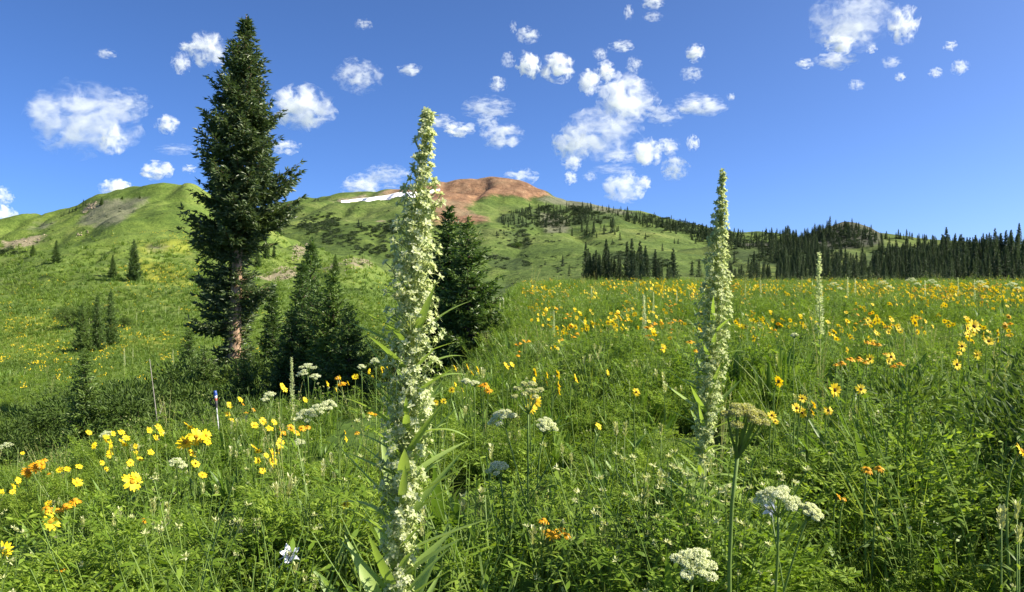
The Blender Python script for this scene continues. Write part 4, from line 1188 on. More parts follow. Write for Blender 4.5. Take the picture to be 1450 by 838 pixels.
def flower_plant(heads, colour, label, h=0.5, group=None, cat='wildflower', face='sun', leaves=5):
    """heads: (px, py, size in the photograph).  One plant, one stem for each head"""
    px0, py0, s0 = heads[0]
    d = stem_solve(px0, py0, h)
    x0 = (px0 - CX) / F * d; zg = on_ground(x0, d)
    name = 'sunflower' if colour == 'yellow' else 'orange_sneezeweed'
    root = empty(name, (x0, d, zg)); tag(root, label, cat, group)
    HH = HYm if colour == 'yellow' else HOm
    for i, (px, py, sz) in enumerate(heads):
        dd = d + (0 if i == 0 else random.uniform(-0.06, 0.06))
        p = np.array([(px - CX) / F * dd - x0, dd - d, CAM_Z - (py - CY) / F * dd - zg])
        real = sz / F * dd / (0.078 if colour == 'yellow' else 0.07)
        if face == 'sun': D = np.array([0.62, -0.35, 0.55])
        elif face == 'camera': D = np.array([0.15, -0.9, 0.4])
        elif face == 'edge': D = np.array([0.95, 0.05, 0.25])
        else: D = np.array([0.1, -0.25, 0.95])
        D = nrm(D + rng.normal(0, 0.16, 3))
        A = Acc()
        foot = np.array([rng.normal(0, 0.012), rng.normal(0, 0.012), -0.02])
        tip = p - D * 0.012 * real
        ctrl = p - D * 0.12 * h - np.array([0, 0, 0.10 * h])
        tt = np.linspace(0, 1, 7)[:, None]
        mid = foot * 0.5 + ctrl * 0.5
        C = (1 - tt) ** 3 * foot + 3 * (1 - tt) ** 2 * tt * (mid * [0.6, 0.6, 1]) + 3 * (1 - tt) * tt ** 2 * ctrl + tt ** 3 * tip
        tube(A, C, np.linspace(0.0045, 0.0028, 7), 5)
        obj('stem', A.mesh('stem', M['stem'], True), root)
        hm = HH[random.randrange(3)]
        hd = obj('flower_head', hm[0], root)
        q = Vector(D).to_track_quat('Z', 'Y').to_matrix().to_4x4() @ Matrix.Rotation(random.uniform(0, 6), 4, 'Z')
        hd.matrix_local = Matrix.Translation(Vector(p)) @ q @ Matrix.Scale(real, 4)
        tag(hd, kind='stuff')
        dk = obj('disc', hm[1] if not (colour == 'yellow' and face == 'camera') else DARK_DISC, hd); tag(obj('sepals', hm[2], hd), kind='stuff')
        for k in range(leaves if i == 0 else 2):
            t = random.uniform(0.08, 0.7); c = C[int(t * 6)]
            o = obj('leaf', SL[random.randrange(3)], root)
            L = random.uniform(0.10, 0.2) * (1.1 - 0.6 * t)
            o.location = c; o.rotation_euler = (0, random.uniform(-0.4, 0.2), random.uniform(0, 6.28)); o.scale = (L, L * random.uniform(0.6, 1.0), L)
    return root
Y, O = 'yellow', 'orange'
GY, GO = 'yellow sunflowers blooming in the meadow', 'orange sneezeweed blooming in the meadow'
PL = [
    ([(72, 738, 28)], Y, 'sun', 0.55, 'single bright yellow flower facing the camera below an orange cluster, lower left'),
    ([(92, 716, 22), (80, 722, 18), (106, 708, 20), (67, 720, 16)], O, 'up', 0.60, 'cluster of flat orange heads just above the bright yellow flower, lower left'),
    ([(187, 682, 28), (192, 676, 18)], Y, 'sun', 0.55, 'large double yellow bloom alone in the lower left meadow'),
    ([(5, 779, 26)], Y, 'sun', 0.55, 'yellow flower cut by the left edge of the view near the bottom'),
    ([(86, 803, 18)], O, 'up', 0.45, 'small orange flower seen side-on low at the left'),
    ([(52, 660, 20), (40, 668, 18), (60, 656, 16)], O, 'sun', 0.55, 'cluster of golden heads at the far left, above the lower orange cluster'),
    ([(278, 618, 24), (262, 626, 24), (272, 641, 14), (292, 616, 18), (294, 625, 14)], Y, 'sun', 0.6, 'big clump of bright yellow heads left of the trekking pole'),
    ([(277, 656, 13)], Y, 'sun', 0.5, 'small yellow head below the big clump left of the pole'),
    ([(287, 672, 12)], Y, 'sun', 0.5, 'lowest small yellow head under the big clump left of the pole'),
    ([(206, 736, 10)], O, 'sun', 0.4, 'tiny orange flower beside pale paintbrush, lower left'),
    ([(95, 664, 10), (112, 660, 10)], Y, 'sun', 0.5, 'two small yellow heads right of the golden cluster on the far left'),
    ([(172, 612, 11), (160, 614, 9), (126, 612, 9)], Y, 'sun', 0.55, 'small yellow heads along the left bench edge'),
    ([(228, 612, 13), (224, 604, 10)], Y, 'sun', 0.6, 'pair of yellow heads on the bench edge left of the big clump'),
    ([(185, 655, 12), (198, 650, 10), (214, 640, 11)], Y, 'sun', 0.55, 'loose trio of yellow heads above the large double bloom'),
    ([(340, 566, 10), (325, 573, 10), (322, 586, 10), (328, 594, 9)], Y, 'sun', 0.6, 'yellow heads just right of the trekking pole'),
    ([(360, 602, 12), (372, 596, 12), (382, 606, 13), (388, 598, 11)], Y, 'sun', 0.6, 'yellow clump between the trekking pole and the white umbels'),
    ([(413, 605, 13), (420, 612, 13), (403, 612, 10)], O, 'sun', 0.6, 'golden-orange heads below the white umbels left of the big spike'),
    ([(428, 606, 12), (436, 604, 10)], O, 'up', 0.6, 'flat orange heads right of the golden ones under the white umbels'),
    ([(397, 616, 13), (396, 608, 11)], Y, 'edge', 0.55, 'yellow head hanging side-on left of the golden-orange ones'),
    ([(403, 551, 10), (400, 546, 9), (432, 566, 9)], Y, 'sun', 0.65, 'yellow heads close to the pale narrow spike'),
    ([(478, 534, 10), (484, 543, 14)], O, 'up', 0.65, 'orange pair before the dark spruce clump'),
    ([(489, 714, 15), (486, 738, 9)], Y, 'camera', 0.5, 'yellow flower with a bud under it left of the big spike'),
    ([(490, 622, 9), (489, 612, 8)], Y, 'edge', 0.55, 'slim side-on yellow flower left of the big spike'),
    ([(372, 666, 11), (377, 645, 9)], Y, 'sun', 0.5, 'golden flower below the clump left of the umbels'),
    ([(505, 612, 10), (526, 585, 12), (532, 586, 10)], O, 'up', 0.55, 'orange heads peeping out beside the left flank of the big spike'),
    ([(617, 570, 9), (640, 552, 10), (628, 568, 9)], Y, 'camera', 0.6, 'yellow heads peeping out beside the right flank of the big spike'),
    ([(688, 544, 15), (692, 552, 14), (680, 546, 11)], O, 'up', 0.6, 'vivid orange cluster right of the big spike, in front of the young spruces'),
    ([(662, 520, 13), (677, 524, 13), (668, 528, 10), (645, 521, 10)], Y, 'edge', 0.65, 'yellow cluster above the vivid orange one'),
    ([(757, 568, 22), (752, 578, 18)], Y, 'camera', 0.6, 'large yellow flower behind the green umbel in the centre'),
    ([(757, 527, 14), (757, 538, 10)], Y, 'edge', 0.65, 'tall side-on yellow flower above the green umbel'),
    ([(775, 531, 11), (774, 541, 10)], Y, 'edge', 0.62, 'left one of two side-on yellow flowers right of the green umbel'),
    ([(790, 530, 14), (791, 546, 15), (791, 555, 11)], Y, 'edge', 0.62, 'column of three side-on yellow heads right of the green umbel'),
    ([(815, 537, 16)], Y, 'edge', 0.6, 'yellow flower alone right of the column of three'),
    ([(861, 527, 9)], Y, 'sun', 0.55, 'small yellow flower high in the centre-right herbs'),
    ([(901, 555, 12)], Y, 'camera', 0.55, 'yellow flower midway between the two tallest spikes'),
    ([(848, 603, 12)], Y, 'sun', 0.45, 'small golden flower low between the two tallest spikes'),
    ([(783, 755, 24), (796, 750, 24), (776, 752, 18), (802, 757, 17)], O, 'up', 0.46, 'big deep-orange double head at the bottom, right of the big spike'),
    ([(770, 736, 19)], O, 'up', 0.48, 'flat golden head just above the big deep-orange pair'),
    ([(717, 518, 12), (725, 516, 9)], Y, 'sun', 0.6, 'small yellow heads right of the vivid orange cluster'),
    ([(978, 484, 14), (985, 496, 10)], O, 'up', 0.6, 'orange head left of the second spike, upper one'),
    ([(1021, 496, 10), (1018, 518, 9)], O, 'sun', 0.6, 'orange head tucked behind the second spike'),
    ([(1103, 540, 18)], Y, 'edge', 0.6, 'side-on yellow flower right of the second spike'),
    ([(1093, 588, 14), (1098, 596, 10)], Y, 'camera', 0.5, 'dark-centred small flower low right of the second spike'),
    ([(1128, 578, 17), (1136, 584, 15), (1136, 564, 13)], Y, 'camera', 0.55, 'clump of yellow dark-eyed heads left of the large dark-centred flower'),
    ([(1151, 573, 14), (1150, 583, 13)], Y, 'edge', 0.55, 'yellow heads one above the other in the middle of the dark-centred row'),
    ([(1173, 581, 15)], Y, 'camera', 0.52, 'yellow flower drooping below the large dark-centred one'),
    ([(1182, 552, 22)], Y, 'camera', 0.6, 'large yellow flower with a dark eye facing the camera on the right'),
    ([(1219, 551, 16)], Y, 'camera', 0.6, 'dark-eyed yellow flower just right of the large facing one'),
    ([(1192, 513, 14), (1205, 508, 16), (1216, 507, 15), (1226, 512, 11), (1184, 516, 11)], O, 'up', 0.62, 'broad plate of orange heads in the right meadow'),
    ([(1232, 508, 14)], Y, 'camera', 0.62, 'yellow flower touching the right end of the broad orange plate'),
    ([(1262, 505, 15), (1258, 512, 10)], Y, 'camera', 0.62, 'yellow dark-eyed flower over an orange pair, right meadow'),
    ([(1274, 515, 16), (1266, 518, 13)], O, 'up', 0.6, 'orange pair under the yellow dark-eyed flower'),
    ([(1236, 486, 13), (1228, 484, 11), (1244, 487, 10)], O, 'up', 0.62, 'orange heads above the broad orange plate'),
    ([(1272, 465, 9), (1258, 470, 9)], Y, 'camera', 0.62, 'small yellow pair above and right of the orange plate'),
    ([(1229, 453, 10)], Y, 'camera', 0.6, 'little yellow flower high in the right meadow'),
    ([(1296, 457, 12), (1299, 470, 9)], Y, 'edge', 0.62, 'side-on yellow flower left of the big far-right bloom'),
    ([(1379, 462, 22), (1370, 465, 15)], Y, 'camera', 0.75, 'big dark-eyed yellow bloom near the right edge'),
    ([(1400, 483, 15)], Y, 'camera', 0.68, 'yellow flower below and right of the big far-right bloom'),
    ([(1362, 490, 16), (1358, 500, 9)], Y, 'camera', 0.66, 'dark-eyed flower below the big far-right bloom'),
    ([(1355, 516, 17)], Y, 'camera', 0.62, 'lowest dark-eyed flower in the column under the far-right bloom'),
    ([(1424, 461, 11), (1429, 448, 9)], O, 'camera', 0.68, 'orange-eyed flower close to the right edge'),
    ([(1229, 664, 18), (1245, 662, 16)], O, 'up', 0.55, 'pair of flat orange heads on bare stems in the lower right shade'),
    ([(1446, 638, 26)], Y, 'sun', 0.65, 'yellow flower cut by the right edge above the shade'),
    ([(1188, 703, 12), (1196, 706, 9)], O, 'sun', 0.4, 'faded orange flower in the grass under the flat pair'),
    ([(1275, 531, 8)], O, 'up', 0.55, 'small orange bud on a long stem under the orange pair'),
]
for heads, colr, face, h, lab in PL:
    flower_plant(heads, colr, 'cluster' and lab, h, GY if colr == Y else GO, 'wildflower', face)

# the many smaller ones: a few light plants, copied singly
def small_plant(seed, colour, n_heads):
    r = np.random.default_rng(seed); A = Acc()
    HH = HY if colour == Y else HO
    for i in range(n_heads):
        tip = np.array([r.normal(0, 0.11), r.normal(0, 0.11), r.uniform(0.42, 0.62)])
        foot = np.array([r.normal(0, 0.02), r.normal(0, 0.02), -0.03])
        if colour == Y: D = nrm(np.array([0.75, -0.25, 0.4]) + r.normal(0, 0.35, 3))
        else: D = nrm(np.array([0.2, -0.2, 0.95]) + r.normal(0, 0.25, 3))
        tube(A, [foot, (foot + tip) / 2 + r.normal(0, 0.012, 3), tip - D * 0.01], [0.004, 0.003, 0.0025], 3, mat=0, cap=False)
        q = np.array((Vector(D).to_track_quat('Z', 'Y').to_matrix() @ Matrix.Rotation(r.uniform(0, 6), 3, 'Z'))) * r.uniform(0.85, 1.2)
        for k, part in enumerate(HH[int(r.integers(0, 3))]):
            V = np.concatenate(part.V) @ q.T + tip
            m = (1, 2, 0)[k]
            n0 = A.n
            A.add(V, quads=np.concatenate(part.Q), mat=m)
            if part.T: A.T.append(np.concatenate(part.T).astype(np.int32) + n0); A.MT.append(np.full(len(np.concatenate(part.T)), m, np.int32))
        nl = 4
        z = r.uniform(0.05, 0.35, nl); a = r.uniform(0, 6.28, nl)
        blades(A, foot + (tip - foot) * z[:, None], np.stack([np.cos(a), np.sin(a), r.uniform(0.3, 1.0, nl)], 1), r.uniform(0.1, 0.2, nl), 0.022, 0.3, 3, mat=3)
    return A.mesh('sunflower' if colour == Y else 'orange_sneezeweed', [M['stem'], M['yellow' if colour == Y else 'orange'], M['disc' if colour == Y else 'orange_disc'], M['lance']])
SPY = [small_plant(500 + i, Y, n) for i, n in enumerate((1, 2, 3, 4, 5))]
SPO = [small_plant(520 + i, O, n) for i, n in enumerate((2, 4, 6))]
cand = []
def on_bench(x, y):
    return (y < 8.8 + 0.42 * max(-x - 1, 0)) or (x > 0.4 + 0.012 * max(y - 30, 0))
tries = 0
for y0, y1, dens, xl, xr in ((3.4, 5, 0.5, -0.66, 0.68), (5, 7, 0.9, -0.66, -0.16), (5, 7, 1.1, -0.1, 0.68), (7, 12, 3.0, -0.68, -0.1), (7, 12, 2.9, -0.1, 0.68), (12, 20, 3.4, -0.05, 0.68), (20, 34, 1.8, -0.03, 0.68), (34, 72, 0.45, -0.02, 0.68)):
    area = (xr - xl) * (y1 * y1 - y0 * y0) / 2
    for _ in range(int(area * dens)):
        y = math.sqrt(random.uniform(y0 * y0, y1 * y1)); x = random.uniform(xl, xr) * y
        if not on_bench(x, y): continue
        if fbm(np.array([x * 0.6]), np.array([y * 0.33]), 3, 21)[0] < -0.02 and random.random() < 0.85: continue
        cand.append((y, x))
cand.sort()
LIM = 300 - len(PL)
rest_p, rest_i = [], []
for i, (y, x) in enumerate(cand):
    orange = random.random() < (0.06 if x < 0 and y < 12 else 0.14 if y > 6 else 0.08)
    if abs(CX + F * x / y - 309) < 36 and y < 8.2: continue
    z = float(ground_h(x, y))
    s = random.uniform(0.68, 1.02)
    if i < LIM:
        k = random.randrange(3) if orange else random.choices(range(5), (4, 5, 4, 2, 1))[0]
        o = obj('orange_sneezeweed' if orange else 'sunflower', SPO[k] if orange else SPY[k], None, (x, y, z), (0, 0, random.gauss(0, 0.7)), s)
        side = 'left bench edge' if x < -0.1 * y - 0.2 else 'right meadow'
        n = ('two', 'four', 'six')[k] if orange else ('one', 'two', 'three', 'four', 'five')[k]
        pxx = CX + F * x / y
        wh = between(pxx, ((60, 'at the far left'), (130, 'left of the big yellow clump'), (220, 'below the nearest small spruce'), (300, 'beside the trekking pole'), (380, 'between the trekking pole and the white umbels'), (460, 'around the white umbels'), (560, 'just left of the big spike'), (640, 'behind the big spike'), (720, 'below the dark young spruces'),
                          (790, 'right of the young spruces'), (870, 'below the conifer stand'), (950, 'near the slim pale spike'), (1040, 'around the second pale spike'), (1110, 'right of the second pale spike'), (1190, 'around the third pale spike'), (1260, 'above the broad orange plate'), (1340, 'right of the broad orange plate'), (1400, 'by the big far-right bloom'), (9999, 'at the right edge')))
        ds = 'close by' if y < 7 else 'midway out' if y < 11 else 'farther out'
        lab = f"{'orange' if orange else 'yellow'} flower plant with {n} head{'s' if n != 'one' else ''} {wh}, {ds}"
        tag(o, lab, 'wildflower', ('orange' if orange else 'yellow') + ' flower plants of the ' + side)
    else:
        rest_p.append((x, y, z)); rest_i.append(random.choice((5, 6, 7)) if orange else random.choices(range(5), (2, 4, 5, 4, 3))[0])
print('flower candidates', len(cand))
FP = [bpy.data.objects.new('flower_source', m) for m in SPY + SPO]
n = len(rest_p); e = eul(n, 0.06); e[:, 2] = rng.normal(0, 0.8, n)
scatter('distant_flowers', FP, rest_p, e, rng.uniform(0.9, 1.35, n), np.array(rest_i))
# yellow bloom on the hill across the hollow
hp, hs = [], []
for _ in range(1700):
    if random.random() < 0.55:
        poly = random.choice(hill_masks['bloom']); xs = [p[0] for p in poly]; ys = [p[1] for p in poly]
        px, py = random.uniform(min(xs) - 15, max(xs) + 15), random.uniform(min(ys) - 8, max(ys) + 8)
    else:
        px, py = random.uniform(0, 560), random.uniform(380, 560)
    if fbm(np.array([px * 0.03]), np.array([py * 0.07]), 3, 30)[0] < -0.04: continue
    p = place(px, py, 20)
    if p is not None: hp.append(p); hs.append(random.uniform(0.5, 0.8) * (1 + p.y / 160))
e = eul(len(hp), 0.1); e[:, 2] = rng.normal(0, 0.8, len(hp))
scatter('hillside_bloom', FP[:5], hp, e, np.array(hs))
for px, base, n in ((350, 500, 16),):
    pass

# ------------------------------------------------------------------ white umbels
def umbel_meshes(seed, R, n_ray, r_u, mat, dome=0.62, florets=34, fs=0.0042, rayf=0.9):
    """rays, then one mesh of florets per umbellet"""
    r = np.random.default_rng(seed); rays = Acc(); um = []
    for i in range(n_ray):
        f = math.sqrt((i + 0.5) / n_ray); a = i * 2.39996 + r.normal(0, 0.2)
        c = np.array([math.cos(a) * R * f, math.sin(a) * R * f, R * dome * (1 - f * f) + R * rayf + r.normal(0, R * 0.05)])
        tube(rays, [(0, 0, 0), c * [0.55, 0.55, 0.5], c], np.array([0.0022, 0.0016, 0.0012]) * (1.9 if rayf > 1.8 else 1.0), 4, cap=False)
        A = Acc(); n = florets
        d = nrm(np.stack([r.normal(0, 1, n), r.normal(0, 1, n), np.abs(r.normal(0.25, 0.7, n))], 1))
        P = c + d * r_u * np.array([1, 1, 0.55]) * r.uniform(0.75, 1.05, n)[:, None]
        for k in range(3):
            D = nrm(np.cross(d, rand_dirs(n)) + d * 0.25)
            diamonds(A, P, D, fs * r.uniform(0.8, 1.4, n), fs * 0.75, roll=r.uniform(0, 0.6, n), mat=0)
        m = n // 2
        blades(A, np.tile(c * [1, 1, 0.995], (m, 1)), d[:m], r_u * 0.85, 0.0011, 0.0, 1, mat=1)
        um.append(A.mesh('umbellet', [mat, M['stem']]))
    return rays.mesh('rays', M['stem']), um
def umbel_plant(heads, label, h, group, leaves=3, foot_dx=0.0, d=None, stem_r=0.005, mat=None):
    px0, py0, sz0 = heads[0][:3]
    d = d or stem_solve(px0, py0, h)
    x0 = (px0 - CX) / F * d + foot_dx; zg = on_ground(x0, d)
    root = empty('umbel_plant', (x0, d, zg)); tag(root, label, 'wildflower', group)
    for i, hd in enumerate(heads):
        px, py, sz, tilt = hd[:4]; kind = hd[4] if len(hd) > 4 else 'cream'
        R = sz / 2 / F * d * (0.85 if kind == 'cream' else 1.0)
        dd = d + (0 if i == 0 else random.uniform(-0.05, 0.05))
        p = np.array([(px - CX) / F * dd - x0, dd - d, CAM_Z - (py - CY) / F * dd - zg - R * (rayf := (0.9 if kind == 'cream' else 2.0 if kind == 'seed' else 1.4))])
        U = nrm(np.array([tilt, -0.25, 1.0]))
        A = Acc()
        foot = np.array([0, 0, -0.03]) if i == 0 else fork
        ctrl = p - U * (0.2 if i == 0 else 0.05)
        tt = np.linspace(0, 1, 7)[:, None]
        C = (1 - tt) ** 3 * foot + 3 * (1 - tt) ** 2 * tt * (foot * 0.6 + ctrl * 0.4) + 3 * (1 - tt) * tt ** 2 * ctrl + tt ** 3 * p
        if i == 0: fork = C[3]
        tube(A, C, np.linspace(stem_r, stem_r * 0.7, 7) * (1 if i == 0 else 0.7), 6)
        obj('stem', A.mesh('stem', M['stem'], True), root)
        rays, um = umbel_meshes(600 + int(px) + i, R, 13 if sz > 30 else 10, R * (0.30 if kind != 'green' else 0.2), M['cream'] if kind == 'cream' else M['seed'] if kind == 'seed' else M['bract'], florets=90 if sz > 30 else 36, fs=0.0048 if sz > 30 else 0.0065, rayf=rayf)
        u = obj('umbel', rays, root)
        u.matrix_local = Matrix.Translation(Vector(p)) @ Vector(U).to_track_quat('Z', 'Y').to_matrix().to_4x4()
        for m_ in um: tag(obj('umbellet', m_, u), kind='stuff')
    for k in range(leaves):
        o = obj('leaf', FERN_LEAF[k % 2], root)
        o.location = (0, 0, random.uniform(0.05, 0.25)); L = random.uniform(0.7, 1.1); o.rotation_euler = (0, 0, random.uniform(0, 6.28)); o.scale = (L, L, L)
        tag(o, kind='stuff')
    return root

def frond(A, base, D0, L, r, n_pin=8, leaflets=6, ls=0.02, lw=0.007, bend=0.45, mat=0):
    """feathery, twice divided leaf"""
    D0 = nrm(D0); t = np.linspace(0.0, 1, n_pin + 1)
    C = base + D0 * (L * t)[:, None] + np.array([0, 0, -1.0]) * (bend * L * t * t)[:, None]
    T = nrm(np.gradient(C, axis=0)); S = nrm(np.cross(T, [0, 0, 1.0]))
    tube(A, C[[0, len(C) // 2, -1]], [0.0025, 0.0018, 0.0008], 3, mat=mat, cap=False)
    P, D, LL = [], [], []
    for i in range(max(1, n_pin // 4), n_pin + 1):
        w = L * 0.42 * (1.05 - t[i]) * r.uniform(0.8, 1.1) + 0.02
        for sg in (-1, 1):
            pd = nrm(S[i] * sg + T[i] * 0.55 + np.array([0, 0, r.normal(0.1, 0.4)]))
            u = np.linspace(0.12, 1, leaflets)
            pc = C[i] + pd * (w * u)[:, None]
            ps = nrm(np.cross(pd, [0, 0, 1.0]))
            for s2 in (-1, 1):
                P.append(pc); D.append(nrm(pd * 0.8 + ps * s2 + r.normal(0, 0.25, (leaflets, 3)))); LL.append(ls * (1.15 - 0.5 * u) * r.uniform(0.8, 1.3, leaflets))
            P.append(pc[-1:]); D.append(pd[None]); LL.append(np.array([ls]))
    P, D, LL = np.concatenate(P), np.concatenate(D), np.concatenate(LL)
    diamonds(A, P, D, LL, LL * (lw / ls), roll=r.normal(0, 0.7, len(P)), mat=mat)
FERN_LEAF = []
for i in range(2):
    A = Acc(); r_ = np.random.default_rng(640 + i)
    frond(A, np.zeros(3), np.array([0.8, 0, 0.75]), 0.34, r_, 9, 6, 0.022, 0.009, 0.4)
    FERN_LEAF.append(A.mesh('feathery_leaf', M['fern']))
GU = 'white umbel flowers in the meadow'
UP = [
    ([(980, 800, 72, 0.1)], 0.50, 'large creamy white umbel at the bottom edge, right of centre', 0.0),
    ([(1102, 708, 62, -0.1), (1142, 724, 34, 0.35)], 0.62, 'large creamy umbel with a smaller side umbel hiding a columbine, lower right', -0.05),
    ([(770, 603, 34, 0.25)], 0.62, 'white dome-shaped umbel right of the tall green umbel in the centre', 0.0),
    ([(748, 556, 44, 0.0, 'green'), (716, 592, 40, -0.3)], 0.85, 'tall green opening umbel with a white side umbel in the centre', 0.0),
    ([(708, 664, 34, -0.2)], 0.55, 'pale umbel lowest left of the green central stalk', 0.0),
    ([(436, 590, 36, 0.0), (452, 580, 26, 0.2), (464, 574, 24, 0.3), (424, 628, 20, -0.1)], 0.60, 'group of frothy white umbels left of the big spike', 0.0),
    ([(436, 522, 26, 0.0), (430, 530, 18, -0.2), (446, 534, 16, 0.2)], 0.75, 'white umbels under the dark spruce clump', 0.0),
    ([(532, 512, 16, 0.0)], 0.75, 'thin white umbel just left of the big spike before the spruces', 0.0),
    ([(512, 520, 12, 0.0)], 0.7, 'smaller thin white umbel left of the big spike', 0.0),
    ([(383, 560, 18, 0.0), (376, 566, 12, 0.1)], 0.65, 'pale umbel between the trekking pole and the narrow spike', 0.0),
    ([(672, 543, 14, 0.0), (660, 540, 12, 0.0)], 0.65, 'pale umbel beside the vivid orange cluster', 0.0),
    ([(250, 655, 22, 0.0), (258, 660, 14, 0.2)], 0.5, 'pale lacy umbel in front of the big yellow clump', 0.0),
    ([(152, 616, 20, 0.0)], 0.55, 'pale lacy umbel on the left bench edge', 0.0),
    ([(10, 632, 18, 0.0)], 0.6, 'pale umbel at the extreme left', 0.0),
    ([(1125, 475, 10, 0.0)], 0.7, 'greenish umbel left of the third spike', 0.0),
]
for heads, h, lab, fx in UP:
    umbel_plant(heads, lab, h, GU, foot_dx=fx)
umbel_plant([(1044, 590, 58, 0.1, 'seed')], 'brownish umbel gone to seed on a thick green stalk, lower right of the second spike', 0.75, GU, foot_dx=0.0, d=1.75, stem_r=0.006)
for px, top, d, lab in ((1290, 398, 15, 'first umbel from the left on the right horizon'), (1250, 402, 17, 'low pale umbel on the horizon left of the others'), (1318, 400, 16, 'umbel in the middle of the right horizon'), (1387, 402, 14, 'second last umbel on the right horizon'), (1432, 404, 13, 'last umbel at the right end of the horizon'), (1180, 404, 18, 'small umbel on the horizon by the third spike')):
    umbel_plant([(px, top, 16, 0.0), (px + 8, top + 5, 10, 0.2)], lab, 1.0, 'pale umbels along the right horizon', d=d, leaves=2)

# ------------------------------------------------------------------ columbine, paintbrush, trekking pole
def columbine(px, py, size, h, label, lean=0.2):
    d = stem_solve(px, py, h); x = (px - CX) / F * d; zg = on_ground(x, d)
    root = empty('columbine', (x, d, zg)); tag(root, label, 'wildflower', 'blue and white columbines')
    p = np.array([0, 0, CAM_Z - (py - CY) / F * d - zg]); s = size / F * d / 0.06
    A = Acc(); tube(A, [(0.06, 0.02, -0.02), (0.05, 0.01, p[2] * 0.5), p - np.array([0, 0, 0.012])], [0.003, 0.0025, 0.0018], 5)
    obj('stem', A.mesh('stem', M['stem'], True), root)
    r = np.random.default_rng(int(px))
    fl = obj('flower_head', None, root)
    a = np.arange(5) * 6.283 / 5 + 0.3
    S = Acc(); blades(S, np.zeros((5, 3)), np.stack([np.cos(a), np.sin(a), np.array([0.75, 0.4, 0.6, 0.35, 0.55])], 1), 0.033, 0.017, 0.1, 4, fold=0.15, wide=0.45, basew=0.3, tipw=0.05)
    W = Acc(); a2 = a + 0.63
    blades(W, np.zeros((5, 3)), np.stack([np.cos(a2) * 0.6, np.sin(a2) * 0.6, np.full(5, 0.8)], 1), 0.018, 0.012, 0.0, 3, fold=0.2, wide=0.6, basew=0.6, tipw=0.5)
    T = Acc(); n = 16; diamonds(T, np.zeros((n, 3)), np.stack([r.normal(0, 0.25, n), r.normal(0, 0.25, n), np.ones(n)], 1), 0.02, 0.002)
    K = Acc()
    for q in a2: tube(K, [(0.004 * math.cos(q), 0.004 * math.sin(q), 0), (0.012 * math.cos(q), 0.012 * math.sin(q), -0.02), (0.020 * math.cos(q), 0.020 * math.sin(q), -0.040)], [0.003, 0.0015, 0.0008], 4)
    bpy.data.objects.remove(fl)
    base = obj('flower_head', S.mesh('sepals', M['blue']), root)
    D = nrm(np.array([lean * 2, -0.5, 0.7]))
    base.matrix_local = Matrix.Translation(Vector(p)) @ Vector(D).to_track_quat('Z', 'Y').to_matrix().to_4x4() @ Matrix.Scale(s, 4)
    obj('inner_petals', W.mesh('inner_petals', M['white']), base); tag(obj('stamens', T.mesh('stamens', M['bract']), base), kind='stuff'); obj('spurs', K.mesh('spurs', M['blue'], True), base)
columbine(409, 787, 34, 0.42, 'pale blue and white columbine with spurs at the bottom left of the big spike')
columbine(1092, 722, 26, 0.58, 'bluish columbine half hidden behind the large creamy umbel', -0.3)

def paintbrush(px, py, size, h, label, n=1):
    d = stem_solve(px, py, h); x = (px - CX) / F * d; zg = on_ground(x, d)
    root = empty('paintbrush', (x, d, zg)); tag(root, label, 'wildflower', 'pale yellow paintbrush spikes')
    r = np.random.default_rng(int(px * 3 + py))
    for i in range(n):
        H = size / F * d
        b = np.array([r.normal(0, 0.03) if n > 1 else 0, r.normal(0, 0.03) if n > 1 else 0, CAM_Z - (py - CY) / F * d - zg - H * 0.5 + (r.normal(0, 0.02) if n > 1 else 0)])
        A = Acc(); tube(A, [(b[0] * 0.3, b[1] * 0.3, -0.02), b * [0.7, 0.7, 0.5], b + [0, 0, H * 0.9]], [0.003, 0.0026, 0.0015], 5)
        obj('stem', A.mesh('stem', M['stem'], True), root)
        m = 42; z = r.uniform(0, 1, m); a = r.uniform(0, 6.28, m)
        B = Acc(); blades(B, b + np.stack([np.cos(a) * 0.003, np.sin(a) * 0.003, z * H * 0.85], 1), np.stack([np.cos(a) * 0.5, np.sin(a) * 0.5, r.uniform(0.7, 1.4, m)], 1), H * 0.34 * r.uniform(0.7, 1.1, m), H * 0.11, -0.05, 3, tipw=0.5, wide=0.55, basew=0.5, roll=r.uniform(-0.5, 0.5, m))
        tag(obj('bract_spike', B.mesh('bract_spike', M['bract']), root), kind='stuff')
        k = 9; z = r.uniform(0.15, 0.95, k); a = r.uniform(0, 6.28, k)
        L = Acc(); blades(L, b * np.stack([z, z, z], 1), np.stack([np.cos(a), np.sin(a), np.full(k, 0.9)], 1), 0.05, 0.006, 0.2, 3)
        tag(obj('leaves', L.mesh('leaves', M['grass']), root), kind='stuff')
